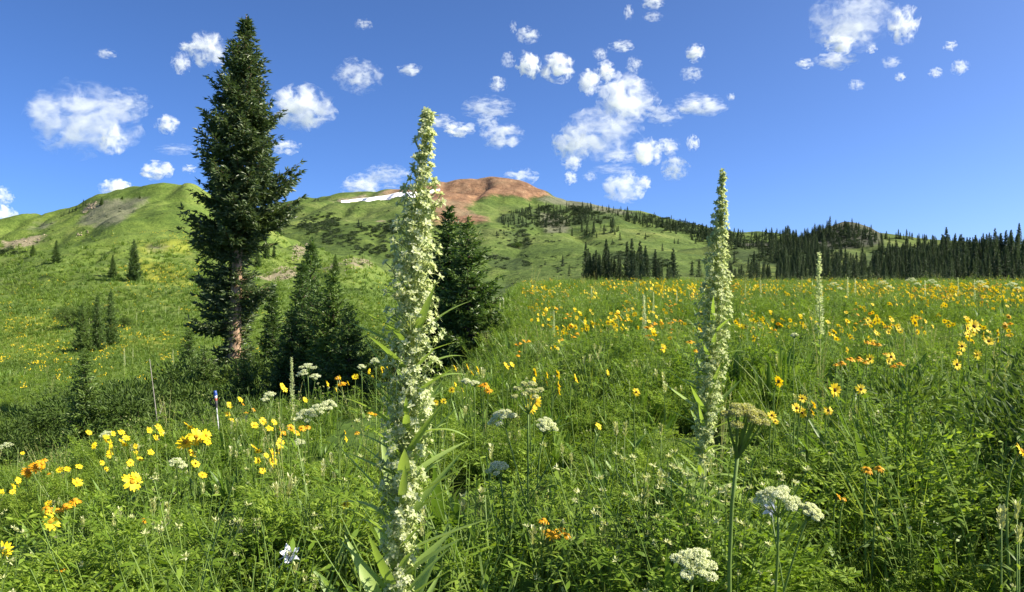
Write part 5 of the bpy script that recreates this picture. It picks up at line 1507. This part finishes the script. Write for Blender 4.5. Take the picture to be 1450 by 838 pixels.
for px, py, sz, h, n, lab in ((222, 722, 20, 0.42, 5, 'clump of pale paintbrush spikes in the middle of the left meadow'), (331, 738, 22, 0.42, 1, 'pale paintbrush spike tallest of three left of the columbine'), (342, 752, 22, 0.40, 2, 'pair of paintbrush spikes in the middle of three left of the columbine'),
                              (362, 748, 22, 0.40, 1, 'paintbrush spike nearest the columbine of the three on its left'), (117, 741, 18, 0.42, 1, 'single pale paintbrush spike right of the bright yellow flower'), (160, 826, 18, 0.36, 2, 'two paintbrush buds at the bottom edge on the left'),
                              (167, 755, 16, 0.40, 1, 'small paintbrush spike between the clump and the yellow flower'), (880, 612, 20, 0.5, 2, 'pair of pale paintbrush spikes midway between the tallest spikes'), (936, 608, 16, 0.45, 1, 'pale paintbrush spike left of the seeding umbel'),
                              (808, 650, 14, 0.40, 2, 'tiny pale buds in the grass right of the green stalk'), (826, 766, 14, 0.40, 1, 'single pale bud right of the deep-orange pair'), (1418, 735, 34, 0.52, 1, 'large pale paintbrush spike by the right edge in the shade'), (1440, 722, 26, 0.55, 1, 'paintbrush spike touching the right edge in the shade'),
                              (1443, 756, 24, 0.5, 1, 'lowest paintbrush spike at the right edge'), (400, 690, 22, 0.45, 3, 'pale seedy paintbrush clump above the columbine'), (366, 742, 16, 0.42, 1, 'paintbrush bud above left of the columbine'), (640, 620, 12, 0.5, 2, 'small pale spikes right of the big spike')):
    paintbrush(px, py, sz, h, lab, n)

def small_brush(seed):
    r = np.random.default_rng(seed); A = Acc(); H = 0.42
    for i in range(int(r.integers(1, 4))):
        b = np.array([r.normal(0, 0.03), r.normal(0, 0.03), H * r.uniform(0.75, 1.0)])
        tube(A, [(0, 0, -0.02), b * [0.6, 0.6, 0.5], b], [0.003, 0.0025, 0.002], 4, mat=0, cap=False)
        m = 26; z = r.uniform(0, 1, m); a = r.uniform(0, 6.28, m)
        blades(A, b + np.stack([np.cos(a) * 0.003, np.sin(a) * 0.003, z * 0.05 - 0.015], 1), np.stack([np.cos(a) * 0.5, np.sin(a) * 0.5, r.uniform(0.7, 1.4, m)], 1), 0.02 * r.uniform(0.7, 1.1, m), 0.007, -0.05, 2, tipw=0.5, wide=0.55, basew=0.5, mat=1)
        k = 10; z = r.uniform(0.15, 0.95, k); a = r.uniform(0, 6.28, k)
        blades(A, b * np.stack([z, z, z], 1), np.stack([np.cos(a), np.sin(a), np.full(k, 0.9)], 1), 0.05, 0.006, 0.2, 3, mat=2)
    return A.mesh('paintbrush', [M['stem'], M['bract'], M['grass']])
SB = [small_brush(800 + i) for i in range(4)]
for i in range(70):
    y = math.sqrt(random.uniform(2.0 ** 2, 7.5 ** 2)); u = random.uniform(-0.66, 0.66)
    if u > 0.1 and random.random() < 0.55: continue
    x = u * y; pxx = CX + F * u
    o = obj('paintbrush', SB[i % 4], None, (x, y, float(ground_h(x, y))), (0, 0, random.uniform(0, 6.28)), random.uniform(0.85, 1.25))
    tag(o, f"small pale paintbrush {between(pxx, ((90, 'at the far left'), (200, 'by the large double yellow bloom'), (330, 'left of the columbine'), (430, 'around the columbine'), (520, 'left of the big spike'), (640, 'behind the big spike'), (760, 'around the green central stalk'), (900, 'right of the deep-orange pair'), (1050, 'left of the seeding umbel'), (1200, 'near the flat orange pair'), (9999, 'in the right-hand shade')))}, {'front of the meadow' if y < 4 else 'a few steps back' if y < 6 else 'farther back'}", 'wildflower', 'small pale paintbrush among the herbs')

d = 8.0
xt, xb = (304.5 - CX) / F * d, (314.5 - CX) / F * d
zt = CAM_Z - (553 - CY) / F * d; zb = on_ground(xb, d) - 0.05
pole = empty('trekking_pole', (xb, d, zb)); tag(pole, 'trekking pole with a blue and white grip standing in the left meadow', 'trekking pole')
T = np.array([xt - xb, 0, zt - zb]); Lp = np.linalg.norm(T); U = T / Lp
def plain(name, c, rough=0.4, metal=0.0):
    m, nt, out = new_mat(name); b = N(nt, 'ShaderNodeBsdfPrincipled'); nz = noise(nt, 60, 3)
    nt.links.new(mix(nt, nz, tuple(x * 0.88 for x in c), c), b.inputs['Base Color']); b.inputs['Roughness'].default_value = rough; b.inputs['Metallic'].default_value = metal
    nt.links.new(b.outputs[0], out.inputs[0]); return m
for nm, f0, f1, r0, r1, mt in (('shaft', 0.0, 1 - 0.17 / Lp, 0.0035, 0.006, plain('pole_white', (0.5, 0.5, 0.52))), ('grip', 1 - 0.17 / Lp, 1 - 0.10 / Lp, 0.013, 0.015, plain('pole_grip', (0.05, 0.045, 0.05), 0.7)),
                               ('collar', 1 - 0.10 / Lp, 1 - 0.075 / Lp, 0.014, 0.014, plain('pole_collar', (0.55, 0.12, 0.08))), ('upper_grip', 1 - 0.075 / Lp, 1 - 0.05 / Lp, 0.015, 0.017, plain('pole_light', (0.7, 0.7, 0.72))), ('knob', 1 - 0.05 / Lp, 1.0, 0.019, 0.015, plain('pole_blue', (0.03, 0.08, 0.32)))):
    A = Acc(); tube(A, [T * f0, T * (f0 * 0.5 + f1 * 0.5), T * f1], [r0, (r0 + r1) / 2, r1], 10)
    obj(nm, A.mesh(nm, mt, True), pole)
A = Acc(); aa = np.linspace(0, 1, 9)
tube(A, [T * (1 - 0.06 / Lp) + np.array([-0.055 * math.sin(q * math.pi), 0, -0.10 * q * 1.0]) for q in aa], 0.006, 4)
obj('strap', A.mesh('strap', plain('pole_strap', (0.03, 0.03, 0.04), 0.8)), pole)

# ------------------------------------------------------------------ the meadow's herbs and grass
def grass_tuft(seed, n=26, L=(0.25, 0.52), W=(0.004, 0.009), tilt=0.35, bend=0.35, spread=0.05):
    r = np.random.default_rng(seed); A = Acc()
    a = r.uniform(0, 6.28, n); q = np.abs(r.normal(0, tilt, n))
    P = np.stack([np.cos(a) * spread * r.uniform(0, 1, n), np.sin(a) * spread * r.uniform(0, 1, n), np.full(n, -0.02)], 1)
    D = np.stack([np.cos(a) * np.sin(q), np.sin(a) * np.sin(q), np.cos(q)], 1)
    G = np.stack([np.cos(a) * 0.5, np.sin(a) * 0.5, np.full(n, -0.8)], 1)
    blades(A, P, D, r.uniform(*L, n), r.uniform(*W, n), r.uniform(0, bend, n), 4, roll=r.uniform(0, 6, n), G=G)
    return A
def lance_clump(seed, n=13, L=(0.24, 0.46), W=(0.026, 0.046)):
    r = np.random.default_rng(seed); A = Acc()
    a = r.uniform(0, 6.28, n); q = r.uniform(0.15, 0.75, n)
    P = np.stack([np.cos(a) * 0.03, np.sin(a) * 0.03, np.full(n, -0.02)], 1)
    D = np.stack([np.cos(a) * np.sin(q), np.sin(a) * np.sin(q), np.cos(q)], 1)
    blades(A, P, D, r.uniform(*L, n), r.uniform(*W, n), r.uniform(0, 0.35, n), 6, roll=r.normal(0, 0.5, n), tipw=0.04, wide=0.45, basew=0.3, fold=0.25)
    return A
def ferny(seed, n=9, L=(0.26, 0.42), up=(1.0, 2.6), ls=0.021, npin=8):
    r = np.random.default_rng(seed); A = Acc()
    for i in range(n):
        a = r.uniform(0, 6.28)
        st = np.array([math.cos(a) * 0.03, math.sin(a) * 0.03, r.uniform(0, 0.12)])
        frond(A, st, np.array([math.cos(a), math.sin(a), r.uniform(*up)]), r.uniform(*L), r, npin, 5, ls, ls * 0.36, r.uniform(0.2, 0.55))
    return A
def leafy(seed, n=7, H=(0.3, 0.52), ll=(0.028, 0.052), w=0.32, per=15):
    r = np.random.default_rng(seed); A = Acc()
    for i in range(n):
        a = r.uniform(0, 6.28); h = r.uniform(*H); ln = r.uniform(0.05, 0.32)
        t = np.linspace(0, 1, 5)[:, None]
        C = np.array([math.cos(a) * 0.04, math.sin(a) * 0.04, -0.02]) + np.array([math.cos(a) * ln, math.sin(a) * ln, 1.0]) * t * h + np.array([math.cos(a), math.sin(a), 0]) * ln * h * 0.5 * t * t
        tube(A, C, np.linspace(0.003, 0.0012, 5), 3, mat=1, cap=False)
        u = np.linspace(0.12, 1, per); aa = np.arange(per) * 2.4 + a
        P = np.stack([np.interp(u, t[:, 0], C[:, k]) for k in range(3)], 1)
        D = np.stack([np.cos(aa), np.sin(aa), r.uniform(0.1, 0.9, per)], 1)
        L = r.uniform(*ll, per) * (1.15 - 0.5 * u)
        blades(A, P, D, L, L * w, r.uniform(0, 0.4, per), 3, roll=r.normal(0, 0.3, per), wide=0.45, basew=0.25, tipw=0.05, mat=0)
    return A
def palmate(seed, n=16, H=(0.2, 0.42), R=0.036):
    r = np.random.default_rng(seed); A = Acc()
    for i in range(n):
        a = r.uniform(0, 6.28); h = r.uniform(*H); ln = r.uniform(0.1, 0.5)
        top_ = np.array([math.cos(a) * ln * h, math.sin(a) * ln * h, h])
        tube(A, [(0, 0, -0.02), top_ * [0.35, 0.35, 0.6], top_], [0.0025, 0.002, 0.0013], 3, mat=1, cap=False)
        k = 7; q = np.arange(k) * 6.283 / k + a; rr = R * r.uniform(0.75, 1.25)
        tl = nrm(np.array([math.cos(a) * 0.4, math.sin(a) * 0.4, 1.0]))
        S = nrm(np.cross(tl, [1.0, 0.2, 0])); T = np.cross(S, tl)
        D = np.cos(q)[:, None] * S + np.sin(q)[:, None] * T + tl * 0.25
        blades(A, np.tile(top_, (k, 1)), D, rr, rr * 0.32, 0.2, 2, wide=0.6, basew=0.2, tipw=0.3, mat=0)
    return A
def seed_grass(seed, n=7):
    r = np.random.default_rng(seed); A = Acc()
    for i in range(n):
        a = r.uniform(0, 6.28); h = r.uniform(0.45, 0.7); ln = r.uniform(0.05, 0.3)
        top_ = np.array([math.cos(a) * ln * h, math.sin(a) * ln * h, h])
        C = np.array([(0, 0, -0.02), top_ * [0.3, 0.3, 0.55], top_])
        tube(A, C, [0.0015, 0.0012, 0.0008], 3, cap=False)
        m = 14; u = r.uniform(0.78, 1, m)[:, None]
        P = C[1] + (C[2] - C[1]) * ((u - 0.5) * 2)
        diamonds(A, P, nrm(np.array([[math.cos(a) * ln, math.sin(a) * ln, 1.0]]) + r.normal(0, 0.4, (m, 3))), 0.016, 0.004, roll=r.uniform(0, 6, m))
    return A
def broad(seed, n=7):
    return lance_clump(seed, n, (0.2, 0.4), (0.055, 0.085))
def bud_stalks(seed, n=6):
    r = np.random.default_rng(seed); A = Acc()
    for i in range(n):
        a = r.uniform(0, 6.28); h = r.uniform(0.3, 0.56); ln = r.uniform(0.05, 0.35)
        tp_ = np.array([math.cos(a) * ln * h, math.sin(a) * ln * h, h])
        tube(A, [(0, 0, -0.02), tp_ * [0.4, 0.4, 0.55], tp_], [0.0022, 0.0018, 0.0014], 3, mat=1, cap=False)
        m = 12; d = nrm(np.stack([r.normal(0, 1, m), r.normal(0, 1, m), r.normal(0.6, 0.6, m)], 1))
        diamonds(A, np.tile(tp_, (m, 1)), d, 0.013 * r.uniform(0.7, 1.2, m), 0.006, mat=2)
        k = 12; z = r.uniform(0.1, 0.95, k); q = r.uniform(0, 6.28, k)
        blades(A, tp_ * z[:, None], np.stack([np.cos(q), np.sin(q), np.full(k, 0.7)], 1), r.uniform(0.04, 0.09, k), 0.009, 0.3, 3, mat=0)
    return A
K = {
    'broad': [proto('broad_source', broad(770 + i), M['lance'], True) for i in range(3)],
    'bud': [proto('bud_source', bud_stalks(780 + i), [M['herb'], M['stem'], M['bract']]) for i in range(4)],
    'grass': [proto('grass_source', grass_tuft(700 + i), M['grass']) for i in range(4)],
    'lance': [proto('lance_source', lance_clump(710 + i), M['lance'], True) for i in range(4)],
    'fern': [proto('fern_source', ferny(720 + i), M['fern']) for i in range(4)],
    'leafy': [proto('leafy_source', leafy(730 + i), [M['herb'], M['stem']]) for i in range(4)],
    'palm': [proto('palmate_source', palmate(740 + i), [M['herb'], M['stem']]) for i in range(3)],
    'seed': [proto('seed_source', seed_grass(750 + i), M['seed']) for i in range(3)],
}
pt = {k: [] for k in K}; sl = {k: [] for k in K}
def put(k, x, y, s):
    pt[k].append((x, y)); sl[k].append(s)
bands = [(0.7, 1.7, 34, 1.2), (1.7, 3.5, 120, 1.0), (3.5, 6, 85, 0.9), (6, 11, 52, 0.8), (11, 20, 24, 0.74), (20, 36, 12, 0.74), (36, 80, 4.5, 0.74)]
for y0, y1, dens, half in bands:
    area = half * (y1 * y1 - y0 * y0)
    n = int(area * dens)
    y = np.sqrt(rng.uniform(y0 * y0, y1 * y1, n)); x = rng.uniform(-half, half, n) * y
    if y1 <= 3.5: x = x + 0.0
    zone = fbm(x * 0.55, y * 0.55, 3, 40); zone2 = fbm(x * 0.9, y * 0.9, 3, 44)
    gap = fbm(x * 1.5, y * 1.5, 3, 60)
    tall = fbm(x * 0.5, y * 0.5, 3, 48)
    for i in range(n):
        X_, Y_ = x[i], y[i]
        if y0 >= 11 and X_ < 0.3 and Y_ > 10 + 0.42 * max(-X_ - 1, 0) + 6 and random.random() < 0.2: continue
        if Y_ < 9 and gap[i] < -0.05: continue
        u = X_ / Y_
        wf = 1.0 + 2.2 * sstep(0.0, 0.12, zone[i]) + (1.2 if u < -0.25 else 0) + (0.5 if u > 0.42 else 0)
        wl = 0.5 + 1.8 * sstep(0.0, 0.15, zone2[i]) + (1.0 if -0.12 < u < 0.1 else 0) + (1.4 if 0.24 < u < 0.5 else 0)
        wg = 1.6
        wh = 1.0 + 1.8 * sstep(0.0, 0.12, -zone[i])
        wp = 0.3 + 1.1 * sstep(0.0, 0.12, -zone2[i]) + (0.8 if 0.05 < u < 0.3 else 0)
        ws = 0.12 if y0 >= 3.5 else 0.0
        k = random.choices(('fern', 'lance', 'grass', 'leafy', 'palm', 'seed', 'broad', 'bud'), (wf * 0.8, wl, wg, wh, wp, ws, 0.8 + 0.8 * sstep(0.0, 0.2, zone2[i]), 0.5))[0]
        s = random.uniform(0.7, 1.2) * (1.0 + 1.1 * tall[i])
        if Y_ < 2.2: s *= 0.62 + 0.17 * max(0, Y_ - 0.7) / 1.5
        if k == 'seed' and Y_ < 2.4: k = 'grass'
        if Y_ > 14: s *= 1.15
        if Y_ > 36: s *= 1.35
        put(k, X_, Y_, s)
for _ in range(46):
    Y_ = random.uniform(2.25, 2.85); X_ = (random.uniform(930, 1075) - CX) / F * Y_
    put(random.choice(('leafy', 'fern', 'lance', 'bud')), X_, Y_, random.uniform(1.05, 1.4))
# lush tall feathery herbs on the right, which shade the corner
for _ in range(150):
    Y_ = random.uniform(2.6, 4.6); X_ = random.uniform(0.46, 0.86) * Y_
    put(random.choice(('fern', 'lance', 'grass', 'leafy', 'leafy')), X_, Y_, random.uniform(1.1, 1.65))
for k in K:
    P = np.array(pt[k]); z = ground_h(P[:, 0], P[:, 1])
    nm = {'grass': 'meadow_grass', 'lance': 'broad_leaf_undergrowth', 'fern': 'feathery_foliage', 'leafy': 'leafy_undergrowth', 'palm': 'lupine_foliage', 'seed': 'seeding_grass', 'broad': 'wide_leaf_undergrowth', 'bud': 'budding_undergrowth'}[k]
    s = np.array(sl[k]); sv = np.stack([s, s, s * rng.uniform(0.85, 1.1, len(s))], 1)
    scatter(nm, K[k], np.column_stack([P, z]), eul(len(P), 0.12), sv)
    print(nm, len(P))

# turf on the hill across the hollow, and down in the hollow itself
HG = [proto('turf_source', grass_tuft(760 + i, 16, (0.25, 0.5), (0.03, 0.06), 0.5, 0.4, 0.22), M['hill_grass']) for i in range(4)]
tp, ts = [], []
for _ in range(15000):
    px = random.uniform(-60, 600); py = random.triangular(330, 600, 520)
    p = place(px, py, 13)
    if p is None or p.y > 330: continue
    if p.y < 60 and float(ground_h(p.x, p.y)) > p.z + 0.5: continue
    tp.append(p); ts.append(random.uniform(3.2, 7.0) / F * p.y / 0.4)
scatter('hillside_grass', HG, tp, eul(len(tp), 0.2), np.clip(np.array(ts), 0.5, 6))

# ------------------------------------------------------------------ clouds: real volumes far beyond the mountains
def cloud_mat(name, dens, thr, soft, nscale, gain):
    m, nt, out = new_mat(name)
    tc = N(nt, 'ShaderNodeTexCoord'); oi = N(nt, 'ShaderNodeObjectInfo')
    off = N(nt, 'ShaderNodeVectorMath', operation='ADD'); nt.links.new(tc.outputs['Object'], off.inputs[0])
    mul = N(nt, 'ShaderNodeVectorMath', operation='SCALE'); cb = N(nt, 'ShaderNodeCombineXYZ')
    nt.links.new(oi.outputs['Random'], cb.inputs[0]); nt.links.new(oi.outputs['Random'], cb.inputs[2]); nt.links.new(cb.outputs[0], mul.inputs[0]); mul.inputs['Scale'].default_value = 60
    nt.links.new(mul.outputs[0], off.inputs[1])
    nz = noise(nt, nscale, 9, 0.68, off.outputs[0], 0.5)
    ln = N(nt, 'ShaderNodeVectorMath', operation='LENGTH'); nt.links.new(tc.outputs['Object'], ln.inputs[0])
    r = math_(nt, 'MULTIPLY', ln.outputs['Value'], ln.outputs['Value'])
    f = math_(nt, 'ADD', math_(nt, 'SUBTRACT', 0.55, math_(nt, 'MULTIPLY', r, 0.60)), math_(nt, 'MULTIPLY', math_(nt, 'SUBTRACT', nz, 0.5), gain))
    mr = N(nt, 'ShaderNodeMapRange'); mr.interpolation_type = 'SMOOTHSTEP'
    nt.links.new(f, mr.inputs['Value']); mr.inputs['From Min'].default_value = thr; mr.inputs['From Max'].default_value = thr + soft
    pv = N(nt, 'ShaderNodeVolumePrincipled')
    pv.inputs['Color'].default_value = (1, 1, 1, 1)
    pv.inputs['Anisotropy'].default_value = 0.0
    nt.links.new(math_(nt, 'MULTIPLY', mr.outputs[0], dens), pv.inputs['Density'])
    nt.links.new(pv.outputs[0], out.inputs['Volume'])
    m.cycles.volume_step_rate = 0.35
    return m
def cloud_mesh(seed):
    import bmesh
    from mathutils import noise as mn
    bm = bmesh.new(); bmesh.ops.create_icosphere(bm, subdivisions=4, radius=1.0)
    o_ = Vector((seed * 7.3, seed * 3.1, 0))
    for v in bm.verts:
        n_ = v.co.normalized()
        v.co = n_ * (1.12 + 0.22 * mn.fractal(n_ * 1.6 + o_, 0.9, 2.1, 4))
    me = bpy.data.meshes.new('cloud'); bm.to_mesh(me); bm.free()
    return me
CM = {}
def cloud(px, py, w, h, label, kind='puff', group='small white clouds in the blue sky'):
    CD = random.uniform(4200, 7500)
    x = (px - CX) / F * CD; z = CAM_Z - (py - CY) / F * CD
    rx, rz = w / 2 / F * CD * 1.12, h / 2 / F * CD * 1.05
    ry = min(rx, rz)
    key = (kind, 'big' if w > 90 else 'mid' if w > 42 else 'small')
    if key not in CM:
        size = {'big': 260, 'mid': 120, 'small': 60}[key[1]]
        ns = {'big': 1.5, 'mid': 1.3, 'small': 1.1}[key[1]]
        if kind == 'puff': CM[key] = cloud_mat('cloud_' + key[1], 1.7 / size, 0.08, 1.0, ns * 1.35, 6.8)
        else: CM[key] = cloud_mat('wisp_' + key[1], 1.3 / size, 0.16, 1.0, ns * 1.8, 6.4)
    me = cloud_mesh(len([o for o in bpy.data.objects if o.name.startswith('cloud')]) + 1)
    me.materials.append(CM[key])
    o = obj('cloud', me, None, (x, CD, z), (0, 0, 0), (rx, ry, rz))
    tag(o, label, 'cloud', group)
GB, GS, GW = 'large white clouds', 'small white clouds', 'thin cloud wisps'
for c in (
    (116, 168, 134, 92, 'biggest puffy white cloud, alone at the upper left', 'puff', GB), (178, 148, 62, 40, 'ragged tail on the right of the biggest left cloud', 'wisp', GW), (158, 198, 34, 40, 'torn scrap hanging under the right of the biggest left cloud', 'wisp', GW),
    (295, 70, 46, 46, 'compact white cloud left of the tip of the tall spruce', 'puff', GS), (266, 67, 22, 16, 'scrap beside the compact cloud by the spruce tip', 'puff', GW), (256, 90, 24, 30, 'faint wisp below the compact cloud by the spruce tip', 'wisp', GW),
    (237, 176, 30, 26, 'small round cloud left of the middle of the tall spruce', 'puff', GS), (252, 212, 54, 16, 'flat faint wisp left of the tall spruce', 'wisp', GW), (222, 241, 40, 26, 'slanting small cloud above the grassy hill', 'puff', GS), (268, 239, 18, 12, 'speck of cloud touching the left of the tall spruce', 'puff', GW),
    (166, 267, 42, 28, 'small cloud just over the grassy hill crest', 'puff', GS), (4, 305, 34, 26, 'low cloud cut by the left edge above the hill', 'puff', GS), (4, 278, 26, 26, 'upper of two clouds cut by the left edge', 'wisp', GW),
    (428, 154, 78, 58, 'torn white cloud right of the middle of the tall spruce', 'puff', GB), (402, 208, 40, 22, 'wisp behind the right boughs of the tall spruce', 'wisp', GW), (508, 108, 58, 44, 'ragged cloud between the spruce and the big spike', 'wisp', GW), (580, 99, 32, 16, 'little cloud above left of the big spike tip', 'puff', GS),
    (513, 265, 52, 34, 'cloud resting on the snowy shoulder left of the big spike', 'puff', GB), (548, 250, 60, 34, 'veil of cloud right behind the big spike above the snow', 'wisp', GW),
    (650, 183, 38, 22, 'small cloud right of the big spike top', 'puff', GS), (625, 172, 36, 20, 'faint wisp touching the right of the big spike top', 'wisp', GW), (711, 193, 52, 34, 'bright oval cloud above the red peak', 'puff', GS), (692, 152, 66, 30, 'streaky wisp above the bright oval cloud', 'wisp', GW), (690, 172, 30, 20, 'wisp between the oval cloud and the streak', 'wisp', GW),
    (705, 119, 22, 20, 'tiny round cloud high over the red peak', 'puff', GS), (748, 92, 30, 36, 'left of two bright clouds side by side high over the peak', 'puff', GS), (790, 96, 42, 38, 'right of two bright clouds side by side high over the peak', 'puff', GS), (719, 85, 18, 22, 'faint scrap left of the two bright clouds', 'wisp', GS), (748, 50, 30, 22, 'small cloud topmost over the peak', 'puff', GS), (727, 38, 10, 18, 'thin curl left of the topmost small cloud', 'wisp', GW),
    (738, 250, 42, 22, 'cloud peeping from behind the right of the red peak', 'puff', GS),
    (835, 116, 30, 34, 'cloud left of the big double cloud', 'puff', GS), (858, 100, 24, 30, 'upper end of the big double cloud', 'puff', GS), (888, 140, 74, 64, 'upper half of the big double cloud right of the peak', 'puff', GB), (938, 163, 46, 26, 'right arm of the big double cloud', 'puff', GB),
    (850, 190, 96, 70, 'lower half of the big double cloud right of the peak', 'puff', GB), (808, 205, 46, 50, 'left lobe of the big double cloud', 'puff', GB), (880, 222, 44, 20, 'ragged lower fringe of the big double cloud', 'puff', GS),
    (917, 216, 38, 40, 'cloud hanging right below the big double cloud', 'puff', GS), (945, 208, 30, 24, 'cloud right of the one hanging below the double cloud', 'puff', GS), (885, 266, 54, 40, 'brightest low cloud under the big double cloud', 'puff', GB), (868, 240, 56, 16, 'flat streak above the brightest low cloud', 'wisp', GW),
    (810, 231, 24, 22, 'small cloud under the left lobe of the double cloud', 'puff', GS), (808, 252, 18, 18, 'small round cloud second below the left lobe', 'puff', GS), (836, 250, 18, 14, 'scrap right of the round one below the left lobe', 'wisp', GW), (912, 258, 20, 18, 'small cloud right of the brightest low cloud', 'puff', GS), (955, 238, 36, 34, 'broken scraps low right of the double cloud', 'wisp', GW), (890, 248, 18, 16, 'scrap just over the brightest low cloud', 'wisp', GW),
    (985, 75, 24, 24, 'small bright cloud near the top right of centre', 'puff', GS), (980, 104, 28, 22, 'wisp below the small bright cloud top right of centre', 'wisp', GW), (993, 149, 66, 30, 'wavy horizontal cloud left above the second spike', 'puff', GS), (981, 202, 16, 22, 'tiny cloud above left of the second spike', 'puff', GS), (1035, 137, 10, 10, 'speck right of the wavy cloud', 'puff', GW),
    (880, 65, 30, 16, 'flat small cloud above the big double cloud', 'puff', GS), (850, 76, 18, 16, 'small puff left of the flat small cloud', 'puff', GS), (898, 92, 20, 24, 'small scrap above right of the double cloud', 'wisp', GW),
    (925, 4, 28, 18, 'cloud cut by the top edge right of centre', 'puff', GS), (890, 17, 12, 22, 'faint scrap under the top edge left of the cut cloud', 'wisp', GW), (924, 23, 24, 14, 'faint wisp under the cloud cut by the top edge', 'wisp', GW),
    (1205, 30, 94, 78, 'large bright cloud in the upper right corner area', 'puff', GB), (1190, 60, 40, 30, 'lower tip of the large upper right cloud', 'puff', GS), (1280, 34, 36, 50, 'torn wisp right of the large upper right cloud', 'wisp', GW), (1184, 85, 50, 24, 'ragged scraps below the large upper right cloud', 'puff', GW), (1140, 90, 22, 14, 'speck left of the scraps under the upper right cloud', 'puff', GS),
    (1234, 69, 14, 12, 'speck right under the large upper right cloud', 'puff', GW), (1262, 88, 26, 16, 'faint speck right of the ragged scraps', 'wisp', GW), (1275, 109, 14, 12, 'tiny speck low right of the ragged scraps', 'puff', GW), (1325, 103, 16, 14, 'tiny cloud left of the rightmost round cloud', 'puff', GS), (1346, 65, 16, 14, 'faint speck above the rightmost round cloud', 'puff', GW), (1360, 95, 22, 20, 'rightmost small round cloud', 'puff', GS),
    (1213, 120, 20, 16, 'faint scrap far below the large upper right cloud', 'wisp', GW), (150, 76, 26, 14, 'very faint wisp high above the biggest left cloud', 'wisp', GW), (515, 34, 22, 14, 'very faint wisp high left of the big spike', 'wisp', GW),
):
    cloud(*c)
